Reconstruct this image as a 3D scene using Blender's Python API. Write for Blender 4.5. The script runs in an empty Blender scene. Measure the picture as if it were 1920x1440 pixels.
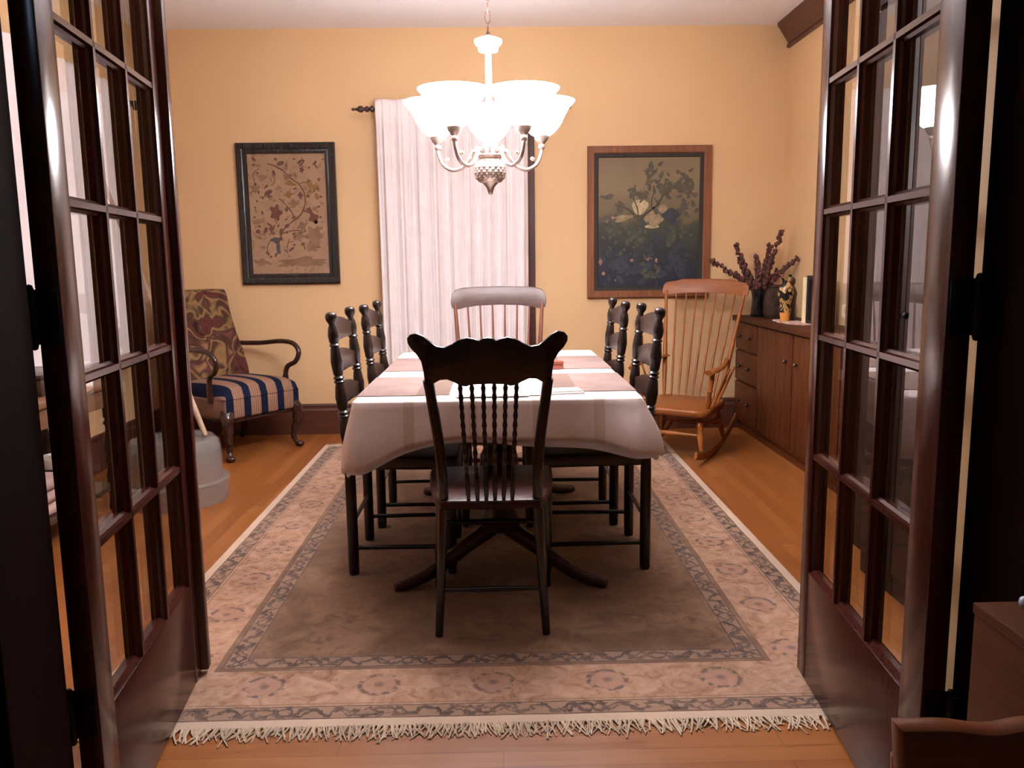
import bpy, bmesh, math, random
from mathutils import Vector, Matrix
random.seed(7)
PI = math.pi; R = math.radians
C = bpy.context.scene.collection
D = 5.755            # back wall
XL, XR = -2.36, 2.0  # side walls
H = 2.74
YF = 1.45            # dining-side face of the wall with the double doorway
JL, JR = -0.82, 0.866

# ------------------------------------------------------------------ mesh helpers
class MB:
    def __init__(s): s.bm = bmesh.new()
    def _add(s, verts, faces, M=None):
        vs = [s.bm.verts.new(M @ Vector(v) if M else v) for v in verts]
        for f in faces:
            try: s.bm.faces.new([vs[i] for i in f])
            except ValueError: pass
        return vs
    def box(s, x0, x1, y0, y1, z0, z1, bev=0.0, seg=2, M=None):
        t = bmesh.new()
        vs = [t.verts.new((x, y, z)) for z in (z0, z1) for y in (y0, y1) for x in (x0, x1)]
        for f in ((0,2,3,1),(4,5,7,6),(0,1,5,4),(2,6,7,3),(0,4,6,2),(1,3,7,5)):
            t.faces.new([vs[i] for i in f])
        if bev > 0: bmesh.ops.bevel(t, geom=t.edges[:], offset=bev, segments=seg, affect='EDGES', profile=.5)
        s.join(t, M); return s
    def join(s, t, M=None):
        if M: bmesh.ops.transform(t, matrix=M, verts=t.verts[:])
        m = bpy.data.meshes.new('tmp'); t.to_mesh(m); t.free(); s.bm.from_mesh(m); bpy.data.meshes.remove(m)
    def tube(s, path, rad, n=10, M=None, sx=1.0, sy=1.0, up=None, caps=True):
        P = [Vector(p) for p in path]
        if not isinstance(rad, (list, tuple)): rad = [rad]*len(P)
        rings = []; u = Vector(up) if up else None
        for i, p in enumerate(P):
            a = P[max(0, i-1)]; b = P[min(len(P)-1, i+1)]
            t = (b-a)
            if t.length < 1e-9: t = Vector((0,0,1))
            t.normalize()
            if u is None:
                u = Vector((1,0,0)) if abs(t.x) < .9 else Vector((0,1,0))
            u = (u - t*u.dot(t))
            if u.length < 1e-6: u = Vector((0,1,0)) - t*t.y
            u.normalize(); v = t.cross(u)
            rings.append([p + u*(math.cos(2*PI*k/n)*rad[i]*sx) + v*(math.sin(2*PI*k/n)*rad[i]*sy) for k in range(n)])
        verts = [q for r in rings for q in r]; faces = []
        for i in range(len(P)-1):
            for k in range(n):
                k2 = (k+1) % n; faces.append((i*n+k, i*n+k2, (i+1)*n+k2, (i+1)*n+k))
        if caps:
            faces.append(tuple(range(n-1, -1, -1))); faces.append(tuple((len(P)-1)*n+k for k in range(n)))
        s._add(verts, faces, M); return s
    def turned(s, p0, p1, prof, n=14, M=None):
        # turned member between two points; prof = [(fraction, radius)]
        a, b = Vector(p0), Vector(p1)
        return s.tube([a+(b-a)*f for f, r in prof], [max(r, 1e-4) for f, r in prof], n, M)
    def lathe(s, prof, n=28, M=None, c=(0,0,0), caps=False):
        verts = []; faces = []
        for r, z in prof:
            for k in range(n):
                a = 2*PI*k/n; verts.append((c[0]+r*math.cos(a), c[1]+r*math.sin(a), c[2]+z))
        m = len(prof)
        for i in range(m-1):
            for k in range(n):
                k2 = (k+1) % n; faces.append((i*n+k, i*n+k2, (i+1)*n+k2, (i+1)*n+k))
        if caps:
            faces.append(tuple(range(n-1, -1, -1))); faces.append(tuple((m-1)*n+k for k in range(n)))
        s._add(verts, faces, M); return s
    def prism(s, pts, t0, t1, M=None, bev=0.0, fn=None):
        # outline in local x,z extruded along y from t0 to t1; fn bends a point
        t = bmesh.new(); n = len(pts)
        a = [t.verts.new((p[0], t0, p[1])) for p in pts]; b = [t.verts.new((p[0], t1, p[1])) for p in pts]
        t.faces.new(a); t.faces.new(b[::-1])
        for i in range(n): t.faces.new((a[i], b[i], b[(i+1) % n], a[(i+1) % n]))
        bmesh.ops.recalc_face_normals(t, faces=t.faces[:])
        if bev > 0:
            es = [e for e in t.edges if abs(e.verts[0].co.y-e.verts[1].co.y) < 1e-6]
            bmesh.ops.bevel(t, geom=es, offset=bev, segments=2, affect='EDGES', profile=.5)
        bmesh.ops.triangulate(t, faces=[f for f in t.faces if len(f.verts) > 4])
        if fn:
            for v in t.verts: v.co = Vector(fn(v.co))
        s.join(t, M); return s
    def slab(s, outl, z0, z1, M=None, bev=0.0):
        # outline in x,y extruded in z
        MM = Matrix(((1,0,0,0),(0,0,1,0),(0,1,0,0),(0,0,0,1)))
        return s.prism([(p[0], p[1]) for p in outl], z0, z1, (M or Matrix()) @ MM, bev)
    def grid(s, fn, nu, nv, M=None, closed=False):
        verts = [fn(i/nu, j/nv) for j in range(nv+1) for i in range(nu+1)]
        faces = [(j*(nu+1)+i, j*(nu+1)+i+1, (j+1)*(nu+1)+i+1, (j+1)*(nu+1)+i) for j in range(nv) for i in range(nu)]
        s._add(verts, faces, M); return s
    def ball(s, c, rx, ry=None, rz=None, u=12, v=8):
        ry = ry or rx; rz = rz or rx
        t = bmesh.new(); bmesh.ops.create_uvsphere(t, u_segments=u, v_segments=v, radius=1)
        s.join(t, Matrix.Translation(c) @ Matrix.Diagonal((rx, ry, rz, 1))); return s
    def ribbon(s, path, w, y0, y1, M=None):
        # flat strip in the x,z plane with thickness along y
        P = [Vector((p[0], 0, p[1])) for p in path]; L = []; Rr = []
        for i, p in enumerate(P):
            t = (P[min(i+1, len(P)-1)] - P[max(i-1, 0)]).normalized(); nn = Vector((-t.z, 0, t.x))
            ww = w[i] if isinstance(w, list) else w
            L.append(p+nn*ww/2); Rr.append(p-nn*ww/2)
        for i in range(len(P)-1):
            q = [L[i], L[i+1], Rr[i+1], Rr[i]]
            vs = [(a.x, y0, a.z) for a in q] + [(a.x, y1, a.z) for a in q]
            s._add(vs, [(0,1,2,3),(7,6,5,4),(0,4,5,1),(1,5,6,2),(2,6,7,3),(3,7,4,0)], M)
        return s
    nb = 0
    def blob(s, cx, cz, rx, rz, rot, y0, y1, lobes=0, amp=.25, n=28):
        pts = []
        for k in range(n):
            a = 2*PI*k/n; q = 1 + (amp*math.cos(lobes*a) if lobes else 0)
            x, z = rx*q*math.cos(a), rz*q*math.sin(a)
            pts.append((cx+x*math.cos(rot)-z*math.sin(rot), cz+x*math.sin(rot)+z*math.cos(rot)))
        s.nb += 1; e_ = s.nb*.000025
        return s.prism(pts, y0-e_, y1-e_*.5)

def obj(name, mb, mat, parent=None, smooth=38, loc=None, rotz=None, recalc=True):
    bm = mb.bm
    if recalc: bmesh.ops.recalc_face_normals(bm, faces=bm.faces[:])
    me = bpy.data.meshes.new(name); bm.to_mesh(me); bm.free()
    if smooth:
        me.shade_smooth(); me.set_sharp_from_angle(angle=R(smooth))
    if mat: me.materials.append(mat)
    o = bpy.data.objects.new(name, me); C.objects.link(o)
    if parent: o.parent = parent
    if loc: o.location = loc
    if rotz is not None: o.rotation_euler = (0, 0, rotz)
    return o
def tag(o, label=None, cat=None, group=None, kind=None):
    if label: o['label'] = label
    if cat: o['category'] = cat
    if group: o['group'] = group
    if kind: o['kind'] = kind
    return o
def thing(name, label, cat, loc=(0,0,0), rotz=0, group=None):
    o = bpy.data.objects.new(name, None); C.objects.link(o); o.empty_display_size = .1
    o.location = loc; o.rotation_euler = (0, 0, rotz)
    return tag(o, label, cat, group)
def struct(name, mb, mat, label, smooth=0):
    o = obj(name, mb, mat, smooth=smooth); return tag(o, label, None, None, 'structure')
def merge(panel, parts):
    # pattern shapes become part of the panel's own mesh, keeping their colours
    me = panel.data; bm = bmesh.new(); bm.from_mesh(me)
    for p in parts:
        k = len(me.materials); me.materials.append(p.data.materials[0]); n0 = len(bm.faces)
        bm.from_mesh(p.data); bm.faces.ensure_lookup_table()
        for f in bm.faces[n0:]: f.material_index = k
        bpy.data.objects.remove(p)
    bm.to_mesh(me); bm.free()
def dup(root, loc, rotz, label, group=None):
    r = root.copy(); C.objects.link(r); r.location = loc; r.rotation_euler = (0, 0, rotz); r['label'] = label
    if group: r['group'] = group
    for ch in list(root.children):
        c = ch.copy(); C.objects.link(c); c.parent = r
        for g in list(ch.children):
            d = g.copy(); C.objects.link(d); d.parent = c
    return r
def smoothpath(pts, n=8, closed=False):
    # Catmull-Rom through points
    P = [Vector(p) for p in pts]; out = []; m = len(P)
    rng = range(m if closed else m-1)
    for i in rng:
        if closed: p0, p1, p2, p3 = P[(i-1) % m], P[i], P[(i+1) % m], P[(i+2) % m]
        else: p0, p1, p2, p3 = P[max(i-1, 0)], P[i], P[i+1], P[min(i+2, m-1)]
        for k in range(n):
            t = k/n
            out.append(.5*((2*p1)+(p2-p0)*t+(2*p0-5*p1+4*p2-p3)*t*t+(3*p1-p0-3*p2+p3)*t**3))
    if not closed: out.append(P[-1])
    return out

# ------------------------------------------------------------------ materials
class NT:
    def __init__(s, name):
        s.m = bpy.data.materials.new(name); s.m.use_nodes = True; s.t = s.m.node_tree
        s.b = s.t.nodes['Principled BSDF']; s.out = s.t.nodes['Material Output']; s._tc = None
    def n(s, kind, **kw):
        x = s.t.nodes.new(kind)
        for k, v in kw.items():
            if k in x.inputs.keys(): s.set(x.inputs[k], v)
            else: setattr(x, k, v)
        return x
    def set(s, inp, v):
        if isinstance(v, bpy.types.NodeSocket): s.t.links.new(v, inp)
        elif isinstance(v, bpy.types.Node): s.t.links.new(v.outputs[0], inp)
        else: inp.default_value = v
    def tc(s):
        if not s._tc: s._tc = s.n('ShaderNodeTexCoord').outputs['Object']
        return s._tc
    def mapping(s, scale=(1,1,1), loc=(0,0,0), rot=(0,0,0)):
        m = s.n('ShaderNodeMapping'); s.set(m.inputs['Vector'], s.tc()); m.inputs['Scale'].default_value = scale
        m.inputs['Location'].default_value = loc; m.inputs['Rotation'].default_value = rot; return m.outputs[0]
    def noise(s, vec=None, scale=5, detail=4, rough=.55, dist=0):
        x = s.n('ShaderNodeTexNoise'); s.set(x.inputs['Vector'], vec if vec is not None else s.tc())
        x.inputs['Scale'].default_value = scale; x.inputs['Detail'].default_value = detail
        x.inputs['Roughness'].default_value = rough; x.inputs['Distortion'].default_value = dist; return x
    def ramp(s, fac, stops, interp='LINEAR'):
        r = s.n('ShaderNodeValToRGB'); s.set(r.inputs['Fac'], fac); e = r.color_ramp; e.interpolation = interp
        while len(e.elements) < len(stops): e.elements.new(.5)
        for el, (p, c) in zip(e.elements, stops):
            el.position = p; el.color = (c if len(c) == 4 else (*c, 1)) if not isinstance(c, (int, float)) else (c, c, c, 1)
        return r.outputs['Color']
    def mix(s, fac, a, b, blend='MIX'):
        x = s.n('ShaderNodeMix', data_type='RGBA', blend_type=blend)
        s.set(x.inputs[0], fac)
        for i, v in ((6, a), (7, b)):
            if isinstance(v, (tuple, list)) and len(v) == 3: v = (*v, 1)
            s.set(x.inputs[i], v)
        return x.outputs[2]
    def math(s, op, a, b=0.0, c=0.0):
        x = s.n('ShaderNodeMath', operation=op)
        for i, v in enumerate((a, b, c)): s.set(x.inputs[i], v)
        return x.outputs[0]
    def sep(s, v=None):
        x = s.n('ShaderNodeSeparateXYZ'); s.set(x.inputs[0], v if v is not None else s.tc()); return x.outputs
    def bump(s, h, strength=.2, dist=.005):
        b = s.n('ShaderNodeBump'); s.set(b.inputs['Height'], h); b.inputs['Strength'].default_value = strength
        b.inputs['Distance'].default_value = dist; s.set(s.b.inputs['Normal'], b.outputs[0])
    def fin(s, col=None, rough=.5, metal=0, spec=.5, coat=0, coat_r=.1, sheen=0):
        if col is not None:
            if isinstance(col, (tuple, list)) and len(col) == 3: col = (*col, 1)
            s.set(s.b.inputs['Base Color'], col)
        s.set(s.b.inputs['Roughness'], rough); s.b.inputs['Metallic'].default_value = metal
        s.b.inputs['Specular IOR Level'].default_value = spec
        if coat: s.b.inputs['Coat Weight'].default_value = coat; s.b.inputs['Coat Roughness'].default_value = coat_r
        if sheen: s.b.inputs['Sheen Weight'].default_value = sheen
        return s.m

def plain(name, col, rough=.5, var=.12, scale=20, metal=0, bump=0, spec=.5, coat=0):
    t = NT(name); nz = t.noise(scale=scale, detail=3)
    c1 = tuple(min(1, x*(1-var)) for x in col); c2 = tuple(min(1, x*(1+var)) for x in col)
    if bump: t.bump(nz.outputs['Fac'], bump, .004)
    return t.fin(t.ramp(nz.outputs['Fac'], [(.3, c1), (.7, c2)]), rough, metal, spec, coat)
def wood(name, dark, light, axis='z', rough=.35, scale=1.0, coat=0, spec=.5, grain=60):
    t = NT(name); s = {'x': (3, grain, grain), 'y': (grain, 3, grain), 'z': (grain, grain, 3)}[axis]
    v = t.mapping(tuple(q*scale for q in s))
    nz = t.noise(v, 1.0, 5, .6, .6); n2 = t.noise(scale=3, detail=2)
    f = t.math('ADD', t.math('MULTIPLY', nz.outputs['Fac'], .75), t.math('MULTIPLY', n2.outputs['Fac'], .25))
    t.bump(nz.outputs['Fac'], .05, .002)
    return t.fin(t.ramp(f, [(.32, dark), (.68, light)]), rough, 0, spec, coat)
def fabric(name, col, var=.1, weave=400):
    t = NT(name); nz = t.noise(scale=9, detail=4)
    w = t.noise(scale=weave, detail=1)
    c1 = tuple(x*(1-var) for x in col); c2 = tuple(min(1, x*(1+var)) for x in col)
    t.bump(w.outputs['Fac'], .15, .001)
    return t.fin(t.ramp(nz.outputs['Fac'], [(.3, c1), (.7, c2)]), .9, 0, .1)

M = {}
def wallmat():
    t = NT('ochre_wall_paint'); nz = t.noise(scale=60, detail=5); n2 = t.noise(scale=1.2, detail=2)
    t.bump(nz.outputs['Fac'], .12, .003)
    return t.fin(t.ramp(n2.outputs['Fac'], [(.3, (.67, .44, .235)), (.7, (.70, .47, .255))]), .62, 0, .3)
M['wall'] = wallmat()
def ceilmat():
    t = NT('white_ceiling_paint'); nz = t.noise(scale=90, detail=6); t.bump(nz.outputs['Fac'], .3, .004)
    return t.fin(t.ramp(nz.outputs['Fac'], [(.3, (.81, .79, .81)), (.7, (.86, .84, .86))]), .8, 0, .2)
M['ceil'] = ceilmat()
M['near_wall'] = plain('dim_plaster', (.30, .25, .22), .8)
def floormat():
    t = NT('oak_strip_floor'); x, y, z = t.sep()
    near = t.math('LESS_THAN', y, 1.93)      # boards turn across the doorway
    a = t.n('ShaderNodeCombineXYZ'); t.set(a.inputs[0], y); t.set(a.inputs[1], x)
    b = t.n('ShaderNodeCombineXYZ'); t.set(b.inputs[0], x); t.set(b.inputs[1], y)
    v = t.n('ShaderNodeMix', data_type='VECTOR'); t.set(v.inputs[0], near); t.set(v.inputs[4], a.outputs[0]); t.set(v.inputs[5], b.outputs[0])
    vec = v.outputs[1]
    br = t.n('ShaderNodeTexBrick', offset=.37, squash=1.0)
    t.set(br.inputs['Vector'], vec)
    br.inputs['Color1'].default_value = (.30, .30, .30, 1); br.inputs['Color2'].default_value = (.75, .75, .75, 1); br.inputs['Mortar'].default_value = (0, 0, 0, 1)
    br.inputs['Scale'].default_value = 1; br.inputs['Brick Width'].default_value = 1.1; br.inputs['Row Height'].default_value = .062
    br.inputs['Mortar Size'].default_value = .0008; br.inputs['Mortar Smooth'].default_value = .3; br.inputs['Bias'].default_value = 0
    mp = t.n('ShaderNodeMapping'); t.set(mp.inputs['Vector'], vec); mp.inputs['Scale'].default_value = (2.5, 55, 1)
    g = t.noise(mp.outputs[0], 1, 5, .6, .8); big = t.noise(scale=1.6, detail=3)
    f = t.math('ADD', t.math('MULTIPLY', br.outputs['Color'], .45), t.math('ADD', t.math('MULTIPLY', g.outputs['Fac'], .35), t.math('MULTIPLY', big.outputs['Fac'], .3)))
    col = t.ramp(f, [(.28, (.155, .043, .009)), (.5, (.23, .072, .015)), (.72, (.31, .112, .029))])
    col = t.mix(br.outputs['Fac'], col, (.115, .034, .008))
    rg = t.ramp(g.outputs['Fac'], [(.3, .30), (.7, .42)])
    t.bump(g.outputs['Fac'], .04, .002)
    return t.fin(col, rg, 0, .45)
M['floor'] = floormat()
M['trim'] = wood('dark_mahogany_trim', (.045, .014, .010), (.085, .028, .021), 'z', .42, spec=.3)
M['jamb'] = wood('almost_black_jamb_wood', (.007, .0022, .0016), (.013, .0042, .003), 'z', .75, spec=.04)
M['trimx'] = wood('dark_mahogany_trim_along', (.055, .016, .009), (.095, .031, .018), 'x', .4)
M['trimy'] = wood('dark_mahogany_trim_deep', (.055, .016, .011), (.085, .028, .019), 'y', .4)
M['door'] = wood('mahogany_door_wood', (.036, .0085, .0055), (.060, .0150, .0100), 'z', .20, spec=.30)
M['black_metal'] = plain('black_iron', (.012, .012, .013), .35, .3, 40, .7)
M['ladder'] = wood('ebonised_turned_wood', (.009, .005, .0045), (.018, .0095, .008), 'z', .28, spec=.4)
M['slat'] = wood('dark_walnut_slat', (.020, .010, .007), (.040, .020, .014), 'x', .3)
M['seatdark'] = wood('dark_brown_seat', (.022, .012, .007), (.045, .024, .013), 'y', .4)
M['press'] = wood('very_dark_oak', (.008, .005, .005), (.018, .011, .010), 'z', .22, spec=.6)
M['press_seat'] = wood('red_brown_seat', (.022, .006, .0045), (.045, .013, .009), 'y', .4, spec=.25)
M['maple'] = wood('honey_maple', (.20, .060, .012), (.32, .108, .026), 'z', .38, spec=.25)
M['maplex'] = wood('honey_maple_along', (.17, .048, .011), (.27, .088, .021), 'x', .36, spec=.25)
M['capt'] = wood('reddish_maple', (.062, .036, .032), (.10, .060, .054), 'x', .40, spec=.35)
M['captz'] = wood('reddish_maple_spindle', (.12, .04, .025), (.20, .07, .045), 'z', .3)
M['pine'] = wood('knotty_pine_dark', (.062, .016, .0055), (.115, .033, .010), 'z', .45, spec=.18, grain=40)
M['pinetop'] = wood('knotty_pine_top', (.045, .013, .006), (.08, .024, .010), 'y', .5, spec=.12)
M['tablewood'] = wood('dark_table_wood', (.028, .010, .006), (.06, .022, .013), 'x', .35)
M['bronze'] = plain('antique_pewter_bronze', (.42, .33, .29), .38, .2, 30, .85)
M['chain'] = plain('dark_bronze_chain', (.10, .055, .040), .5, .2, 30, .3)
M['lamplit_metal'] = plain('lamplit_pale_metal', (.80, .74, .68), .35, .05)  # chandelier stem and collar: white lamp glare on bronze put into the colour
M['curtain'] = fabric('pinkish_white_curtain', (.80, .735, .735), .04)
M['iron_rod'] = wood('dark_turned_rod', (.03, .012, .010), (.06, .025, .02), 'x', .4)
M['blackframe'] = wood('black_lacquer_frame', (.010, .009, .010), (.022, .018, .018), 'z', .25)
M['brownframe'] = wood('mottled_brown_frame', (.14, .05, .022), (.27, .105, .05), 'z', .35, scale=.5)
M['liner'] = plain('dark_frame_liner', (.02, .015, .012), .5)
def cloth():
    t = NT('cream_tablecloth_stripes'); x, y, z = t.sep()
    acc = None
    for c, w in ((-.30, .018), (-.085, .014), (.13, .014), (.34, .018)):
        d = t.math('ABSOLUTE', t.math('SUBTRACT', x, c))
        m = t.math('MULTIPLY', t.math('LESS_THAN', d, w), .55)
        acc = m if acc is None else t.math('ADD', acc, m)
    nz = t.noise(scale=14, detail=4); w = t.noise(scale=500, detail=1); t.bump(w.outputs['Fac'], .12, .001)
    base = t.ramp(nz.outputs['Fac'], [(.3, (.70, .60, .585)), (.7, (.76, .66, .64))])
    return t.fin(t.mix(acc, base, (.50, .37, .26)), .88, 0, .15)
M['cloth'] = cloth()
M['under'] = fabric('blue_white_linen', (.78, .83, .96), .04)
def matmat():
    t = NT('woven_taupe_placemat'); x, y, z = t.sep()
    n1 = t.noise(t.mapping((8, 60, 1)), 1, 3); n2 = t.noise(scale=7, detail=3)
    base = t.ramp(n2.outputs['Fac'], [(.35, (.20, .135, .120)), (.65, (.245, .175, .155))])
    end = t.math('GREATER_THAN', x, .045)
    base = t.mix(end, base, (.155, .105, .085))
    base = t.mix(t.math('MULTIPLY', t.ramp(n1.outputs['Fac'], [(.5, 0.0), (.62, 1.0)]),   .3), base, (.27, .145, .115))
    return t.fin(base, .85, 0, .15)
M['mat'] = matmat()
M['paper'] = plain('white_paper', (.80, .78, .78), .7, .03)
def printed():
    t = NT('paper_with_grey_print'); x, y, z = t.sep()
    row = t.math('LESS_THAN', t.math('FRACT', t.math('MULTIPLY', y, 36)), .22)
    nz = t.noise(t.mapping((9, 36, 0)), 1, 2)
    ink = t.math('MULTIPLY', t.math('MULTIPLY', row, t.math('GREATER_THAN', nz.outputs['Fac'], .47)), t.math('LESS_THAN', t.math('ABSOLUTE', x), .09))
    return t.fin(t.mix(ink, (.80, .78, .78), (.38, .36, .36)), .75, 0, .2)
M['print'] = printed()
M['redbox'] = plain('red_brown_lacquer', (.25, .06, .035), .4)
def rugmat():
    t = NT('faded_oriental_rug'); x, y, z = t.sep()     # object origin = rug centre
    hx, hy = 1.125, 1.68
    dx = t.math('SUBTRACT', hx, t.math('ABSOLUTE', x)); dy = t.math('SUBTRACT', hy, t.math('ABSOLUTE', y))
    wob = t.noise(scale=7, detail=2)
    d0 = t.math('MINIMUM', dx, dy)
    d = t.math('ADD', d0, t.math('MULTIPLY', t.math('SUBTRACT', wob.outputs['Fac'], .5), .006))
    along = t.math('ADD', t.math('MULTIPLY', t.math('LESS_THAN', dx, dy), y), t.math('MULTIPLY', t.math('GREATER_THAN', dx, dy), x))
    def band(a, b): return t.math('MULTIPLY', t.math('GREATER_THAN', d, a), t.math('LESS_THAN', d, b))
    # field
    n1 = t.noise(scale=2.3, detail=5, rough=.62, dist=.6); n2 = t.noise(scale=9, detail=5, rough=.65, dist=1.6); n3 = t.noise(scale=45, detail=3)
    field = t.ramp(n1.outputs['Fac'], [(.34, (.108, .047, .021)), (.48, (.178, .089, .046)), (.64, (.30, .170, .106))])
    spots = t.ramp(n2.outputs['Fac'], [(.38, 1.0), (.50, 0.0)])
    field = t.mix(t.math('MULTIPLY', spots, .62), field, (.105, .048, .027))
    vor = t.n('ShaderNodeTexVoronoi', feature='DISTANCE_TO_EDGE'); t.set(vor.inputs['Vector'], t.tc()); vor.inputs['Scale'].default_value = 6.5; vor.inputs['Randomness'].default_value = .75
    vines = t.ramp(t.math('ADD', vor.outputs['Distance'], t.math('MULTIPLY', t.math('SUBTRACT', n2.outputs['Fac'], .5), .12)), [(.012, 1.0), (.04, 0.0)])
    field = t.mix(t.math('MULTIPLY', vines, .14), field, (.15, .080, .055))
    vr = t.n('ShaderNodeTexVoronoi', feature='F1'); t.set(vr.inputs['Vector'], t.tc()); vr.inputs['Scale'].default_value = 4.2; vr.inputs['Randomness'].default_value = .8
    ring = t.ramp(t.math('ABSOLUTE', t.math('SUBTRACT', vr.outputs['Distance'], .20)), [(.012, 1.0), (.035, 0.0)])
    brk = t.ramp(n3.outputs['Fac'], [(.45, 0.0), (.55, 1.0)])
    field = t.mix(t.math('MULTIPLY', t.math('MULTIPLY', ring, brk), .5), field, (.14, .07, .05))
    # main border
    nb = t.noise(scale=16, detail=5, rough=.65, dist=1.0)
    bord = t.ramp(nb.outputs['Fac'], [(.34, (.225, .105, .056)), (.46, (.37, .200, .124)), (.65, (.47, .285, .195))])
    # rosettes, every .32 m along the border's middle
    fr = t.math('SUBTRACT', t.math('FRACT', t.math('ADD', t.math('DIVIDE', along, .325), .5)), .5)
    rx_ = t.math('MULTIPLY', fr, .325); rz_ = t.math('SUBTRACT', d, .21)
    rr = t.math('SQRT', t.math('ADD', t.math('MULTIPLY', rx_, rx_), t.math('MULTIPLY', rz_, rz_)))
    inside = t.math('LESS_THAN', rr, .052)
    bord = t.mix(t.math('MULTIPLY', inside, .7), bord, (.36, .19, .13))
    rring = t.ramp(t.math('ABSOLUTE', t.math('SUBTRACT', rr, .054)), [(.004, 1.0), (.010, 0.0)])
    bord = t.mix(t.math('MULTIPLY', t.math('MULTIPLY', rring, brk), .9), bord, (.10, .055, .05))
    core = t.ramp(rr, [(.010, 1.0), (.017, 0.0)]); bord = t.mix(t.math('MULTIPLY', core, .7), bord, (.12, .06, .065))
    vb = t.n('ShaderNodeTexVoronoi', feature='F1'); t.set(vb.inputs['Vector'], t.tc()); vb.inputs['Scale'].default_value = 21
    dots = t.ramp(vb.outputs['Distance'], [(.16, 1.0), (.26, 0.0)]); bord = t.mix(t.math('MULTIPLY', t.math('MULTIPLY', dots, brk), .55), bord, (.20, .12, .10))
    col = t.mix(band(.0, .30), field, bord)
    # guard bands: brown with a running dark scroll
    def guard(a, b, dark, light, per):
        mid = (a+b)/2; hw = (b-a)/2
        q = t.math('DIVIDE', t.math('SUBTRACT', d, mid), hw)
        ph = t.math('ADD', t.math('MULTIPLY', along, 2*PI/per), t.math('MULTIPLY', t.math('SUBTRACT', n2.outputs['Fac'], .5), 9.0))
        s1 = t.math('ABSOLUTE', t.math('SUBTRACT', q, t.math('MULTIPLY', t.math('SINE', ph), .6)))
        s2 = t.math('ABSOLUTE', t.math('ADD', t.math('ADD', q, t.math('MULTIPLY', t.math('SUBTRACT', nb.outputs['Fac'], .5), 1.6)), t.math('MULTIPLY', t.math('SINE', t.math('ADD', t.math('MULTIPLY', ph, 1.37), .5)), .6)))
        sc = t.ramp(t.math('MINIMUM', s1, s2), [(.15, 1.0), (.36, 0.0)])
        ed = t.ramp(t.math('ABSOLUTE', q), [(.84, 0.0), (.9, 1.0)])
        fac = t.math('MAXIMUM', sc, ed)
        fac = t.math('MULTIPLY', fac, t.ramp(n2.outputs['Fac'], [(.38, 1.0), (.62, .6)]))
        return t.mix(fac, light, dark)
    col = t.mix(band(.036, .100), col, guard(.036, .100, (.035, .018, .018), (.31, .18, .12), .105))
    col = t.mix(band(.318, .382), col, guard(.318, .382, (.038, .020, .022), (.27, .16, .11), .095))
    for a, b in ((.108, .114), (.302, .308), (.392, .397)):
        col = t.mix(t.math('MULTIPLY', band(a, b), .55), col, (.16, .09, .06))
    col = t.mix(t.math('LESS_THAN', d, .034), col, (.58, .43, .32))
    pile = t.noise(scale=350, detail=2); t.bump(pile.outputs['Fac'], .35, .004)
    col = t.mix(.10, col, t.ramp(pile.outputs['Fac'], [(.3, (.25, .2, .16)), (.7, (.75, .65, .55))]))
    return t.fin(col, .95, 0, .08, sheen=.1)
M['rug'] = rugmat()
M['fringe'] = fabric('cream_fringe', (.52, .40, .29), .25)
def glassmat():
    t = NT('door_glass'); t.t.nodes.remove(t.b)
    tr = t.n('ShaderNodeBsdfTransparent'); tr.inputs[0].default_value = (.965, .965, .955, 1)
    gl = t.n('ShaderNodeBsdfGlossy'); gl.inputs['Roughness'].default_value = .01
    fr = t.n('ShaderNodeFresnel'); fr.inputs['IOR'].default_value = 1.5
    geo = t.n('ShaderNodeNewGeometry')
    f = t.math('MULTIPLY', fr.outputs[0], t.math('SUBTRACT', 1.0, geo.outputs['Backfacing']))
    f = t.math('MINIMUM', t.math('MULTIPLY', f, 1.7), .9)
    mx = t.n('ShaderNodeMixShader'); t.set(mx.inputs[0], f); t.set(mx.inputs[1], tr.outputs[0]); t.set(mx.inputs[2], gl.outputs[0])
    t.t.links.new(mx.outputs[0], t.out.inputs[0]); return t.m
M['glass'] = glassmat()
def shademat():
    t = NT('lit_alabaster_shade'); t.fin((.95, .9, .85), .4)
    t.b.inputs['Emission Color'].default_value = (1.0, .955, .985, 1); t.b.inputs['Emission Strength'].default_value = 35
    return t.m
M['shade'] = shademat()
def bulbmat():
    t = NT('lit_bulb'); t.fin((.95, .95, .95), .4)
    t.b.inputs['Emission Color'].default_value = (1.0, .96, .97, 1); t.b.inputs['Emission Strength'].default_value = 400
    return t.m
M['bulb'] = bulbmat()
def tapestry():
    t = NT('swirling_upholstery'); nz = t.noise(scale=5.6, detail=1.8, rough=.45, dist=1.5)
    col = t.ramp(nz.outputs['Fac'], [(.28, (.030, .016, .014)), (.37, (.105, .030, .026)), (.43, (.055, .030, .020)), (.50, (.25, .145, .062)), (.57, (.050, .028, .020)), (.64, (.12, .040, .034)), (.72, (.24, .14, .065))])
    w = t.noise(scale=300); t.bump(w.outputs['Fac'], .2, .001)
    return t.fin(col, .9, 0, .1)
M['tapestry'] = tapestry()
def stripes():
    t = NT('navy_tan_striped_upholstery'); x, y, z = t.sep()
    u = t.math('FRACT', t.math('ADD', t.math('DIVIDE', x, .128), .18))
    tan = (.235, .135, .10); navy = (.007, .010, .028); red = (.12, .02, .025); yel = (.42, .27, .13)
    st = [(0, navy), (.40, tan)]
    for p in (.52, .64, .76, .88): st += [(p, yel), (p+.025, red), (p+.05, tan)]
    col = t.ramp(u, st, 'CONSTANT'); w = t.noise(scale=300); t.bump(w.outputs['Fac'], .2, .001)
    return t.fin(col, .9, 0, .1)
M['stripes'] = stripes()
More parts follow.
